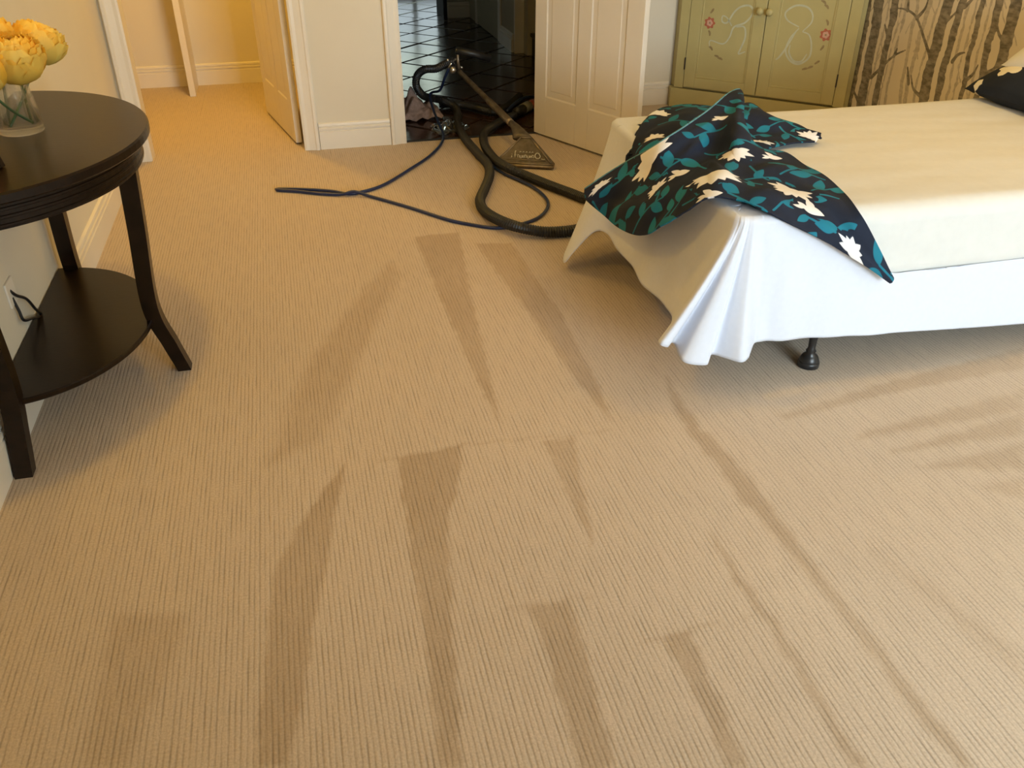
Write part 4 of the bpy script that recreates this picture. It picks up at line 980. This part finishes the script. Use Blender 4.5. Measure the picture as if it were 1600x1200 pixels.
WT_ = np.array([1.077, 5.75, 0.318])
ax0 = np.array([hap[0] - .01, hap[1] + .017, hap[2] - .01]); ax1 = np.array([1.222, 4.93, 0.188])
exh = (hb2 - hb1) / np.linalg.norm(hb2 - hb1); V = []
for k, t in enumerate(np.linspace(0, 1, 9)):      # flared neck from the head up to the tube
    c = ax0 * (1 - t) + ax1 * t + np.array([0, 0, .012 * math.sin(PI * t)]); wx = .040 * (1 - t) ** 1.6 + .0215; wz = .017 + .004 * t
    for a in range(16):
        th = 2 * PI * a / 16; V.append(wl(c + exh * wx * math.cos(th) + np.array([0, -.25, .97]) * wz * math.sin(th)))
F = [(i * 16 + k, i * 16 + (k + 1) % 16, (i + 1) * 16 + (k + 1) % 16, (i + 1) * 16 + k) for i in range(8) for k in range(16)] + [tuple(range(16))[::-1], tuple(range(128, 144))]
meshobj('neck', V, F, 'headmetal', wand, True)
P = resample(catmull([wl(p) for p in (tuple(ax1), tuple(ax1 * .5 + WT_ * .5), tuple(WT_))], 10), 0.03); q = np.linspace(0, 1, len(P))
tube('tube', P, np.interp(q, [0, .40, .42, 1], [.0215, .0205, .0165, .0155]), 'metal', wand, 14)
tube('handle_post', [wl((1.077, 5.75, 0.318)), wl((1.070, 5.75, .38)), wl((1.066, 5.75, .452))], .010, 'metal', wand, 10)
tube('grip', [wl((1.060, 5.75, .45)), wl((1.17, 5.75, .425)), wl((1.285, 5.75, .388))], .024, 'hose', wand, 12)
lathe('valve', [(0.004, -.022), (.018, -.018), (.022, 0), (.018, .018), (.004, .022)], 'brightmetal', wand, 14, wl((1.03, 5.73, .335)))
tube('trigger', [wl((1.055, 5.745, .40)), wl((1.02, 5.74, .37)), wl((1.0, 5.74, .345))], .006, 'brightmetal', wand, 8)
for p in ((1.066, 5.745, .455), (1.09, 5.74, .345), (1.0, 5.74, .395)): lathe('bolt', [(.002, -.008), (.009, -.006), (.009, .006), (.002, .008)], 'brightmetal', wand, 10, wl(p))

hA = [(1.05, 5.75, 0.385), (0.993, 5.78, 0.364), (0.936, 5.82, 0.33), (0.868, 5.86, 0.32), (0.822, 5.9, 0.278), (0.811, 5.92, 0.208), (0.847, 5.95, 0.144), (0.90, 6.02, 0.10), (1.0, 6.02, 0.075), (1.068, 5.93, 0.05), (1.066, 5.80, 0.03), (1.029, 5.644, RH), (1.003, 5.292, RH + .004), (1.015, 4.927, RH), (1.028, 4.705, RH), (0.994, 4.509, RH), (0.923, 4.305, RH), (0.863, 4.143, RH), (0.846, 3.996, RH + .004), (0.866, 3.834, RH + .018), (0.935, 3.706, RH + .018), (1.054, 3.64, RH + .004), (1.188, 3.63, RH), (1.292, 3.666, RH), (1.42, 3.75, RH), (1.50, 3.85, RH), (1.46, 3.95, RH),
      (1.392, 4.026, RH), (1.343, 4.126, RH), (1.266, 4.281, RH), (1.185, 4.445, RH + .004), (1.108, 4.564, RH + .018), (1.083, 4.78, RH + .006), (1.091, 5.064, RH), (1.137, 5.301, RH + .004), (1.22, 5.427, RH + .01), (1.353, 5.62, RH), (1.437, 5.697, RH)]
hose = corrugated('vacuum_hose', hA, RH); tag(hose, 'thick black corrugated vacuum hose snaking from the wand over the carpet', 'hose')
hC = [(1.09, 6.02, 0.085), (1.13, 5.90, 0.10), (1.19, 5.84, 0.075), (1.247, 5.80, 0.03), (1.31, 5.70, .03), (1.335, 5.72, RH), (1.39, 5.83, RH), (1.50, 6.05, RH)]
h2 = corrugated('vacuum_hose', [(0.99, 6.10, .03), (1.10, 6.08, .03), (1.20, 5.98, .03), (1.27, 5.86, .03), (1.33, 5.82, RH), (1.45, 5.95, RH), (1.6, 6.2, RH)], RH)
tag(h2, 'short black hose length lying on the dark hall tiles behind the wand', 'hose')
cu = tag(empty('hose_coupler', (1.52, 5.80, 0.03)), 'grey and red hose coupler on the hall floor beside the open door', 'coupler')
dv = np.array([.074, .085, 0.0]); dv /= np.linalg.norm(dv)
for n_, a, b, r_, m_ in (('black_cuff', -.10, .0, .033, 'hose'), ('grey_cuff', .0, .09, .036, 'cuffgrey'), ('red_cuff', .09, .17, .030, 'cuffred')):
    p0 = np.array([0, 0, .008]) + dv * a; p1 = np.array([0, 0, .008]) + dv * b
    tube(n_, [tuple(p0), tuple((p0 + p1) / 2), tuple(p1)], r_, m_, cu, 16)
bl = [(1.011, 5.75, 0.346), (0.983, 5.78, 0.277), (0.96, 5.85, 0.185), (0.925, 5.95, 0.150), (0.905, 5.96, .125), (0.897, 5.80, 0.085), (0.894, 5.584, 0.05), (0.892, 5.385, 0.016), (0.837, 5.19, 0.01), (0.734, 4.983, 0.01), (0.607, 4.798, 0.01), (0.418, 4.547, 0.01), (0.281, 4.455, 0.010), (0.21, 4.452, 0.010), (0.129, 4.515, 0.010), (-0.006, 4.575, 0.010), (-0.128, 4.612, 0.010), (-0.152, 4.602, .010), (-0.125, 4.588, .010), (-0.04, 4.55, 0.010), (0.081, 4.480, 0.010), (0.18, 4.440, 0.012), (0.245, 4.43, 0.026), (0.312, 4.392, 0.012), (0.426, 4.262, 0.010), (0.53, 4.13, 0.010), (0.666, 3.945, 0.010), (0.775, 3.85, 0.009), (0.83, 3.81, .009), (0.88, 3.79, 0.009), (0.94, 3.79, .009), (0.999, 3.811, 0.009), (1.102, 3.875, 0.010), (1.184, 4.002, 0.010), (1.21, 4.138, 0.010), (1.19, 4.308, 0.010), (1.131, 4.470, 0.010), (1.10, 4.54, 0.010), (1.075, 4.63, .010), (1.06, 4.72, .010)]
P = resample(catmull(bl, 8), 0.015)
bh = tube('solution_hose', P, 0.0085, 'bluehose', None, 10); tag(bh, 'thin dark blue solution hose looping across the carpet', 'hose')
# second blue line in the hall
b2 = tube('solution_hose', resample(catmull([(1.42, 5.86, .012), (1.50, 5.92, .05), (1.60, 6.02, .06), (1.72, 6.15, .03), (1.8, 6.3, .012)], 8), .02), .012, 'bluehose', None, 10)
tag(b2, 'short blue hose behind the grey coupler on the hall floor', 'hose')

# towel heap and clear plastic on the hall floor
def heap(name, mat, cx, cy, rx, ry, h, seed, label, cat, n=46, sharp=1.0):
    a = np.linspace(0, 2 * PI, n, endpoint=False); rr = np.linspace(0, 1, 22); R, A = np.meshgrid(rr, a, indexing='ij')
    lob = 1 + .14 * np.sin(3 * A + seed) + .09 * np.sin(7 * A + 2 * seed)
    X = R * rx * lob * np.cos(A); Y = R * ry * lob * np.sin(A)
    f = smoothnoise(X, Y, seed, ((26 * sharp, 1), (55 * sharp, .6), (110 * sharp, .3)))
    Z = h * (1 - R ** 2) ** .8 * (0.72 + .33 * f) + .006 + .012 * np.abs(f) * (R > .8)
    V = np.stack([X, Y, np.maximum(Z, .003)], -1).reshape(-1, 3)
    F = [(i * n + k, i * n + (k + 1) % n, (i + 1) * n + (k + 1) % n, (i + 1) * n + k) for i in range(21) for k in range(n)]
    o = meshobj(name, V, F, mat, None, True); o.location = (cx, cy, 0.0); tag(o, label, cat); return o
heap('towel', 'towel', 0.79, 5.98, 0.18, 0.22, 0.13, 3, 'crumpled brownish pink towel on the hall tiles inside the doorway', 'towel', sharp=1.35)
heap('plastic_bag', 'plastic', 0.955, 5.55, 0.12, 0.14, 0.05, 8, 'crumpled clear plastic bag shining on the hall threshold', 'plastic bag', sharp=1.9)

# ceiling downlights (the lamps of the room)
for i, (lx, ly) in enumerate([(a, b) for a, b, _ in LAMPS] + [(-0.45, 6.2)]):
    names = ['above the bed', 'in front of the hall doorway', 'above the console table side', 'in front of the corner cabinet', 'inside the closet']
    dlt = tag(empty('downlight', (lx, ly, ZC)), 'round ceiling downlight ' + names[i], 'ceiling light', 'ceiling downlights')
    lathe('ring', [(0.075, -0.001), (0.095, -0.001), (0.095, -0.010), (0.088, -0.014), (0.075, -0.010)], 'trim', dlt, 24)
    lathe('lens', [(0.005, -0.003), (0.072, -0.003), (0.072, -0.006), (0.005, -0.006)], 'lampglow', dlt, 24)
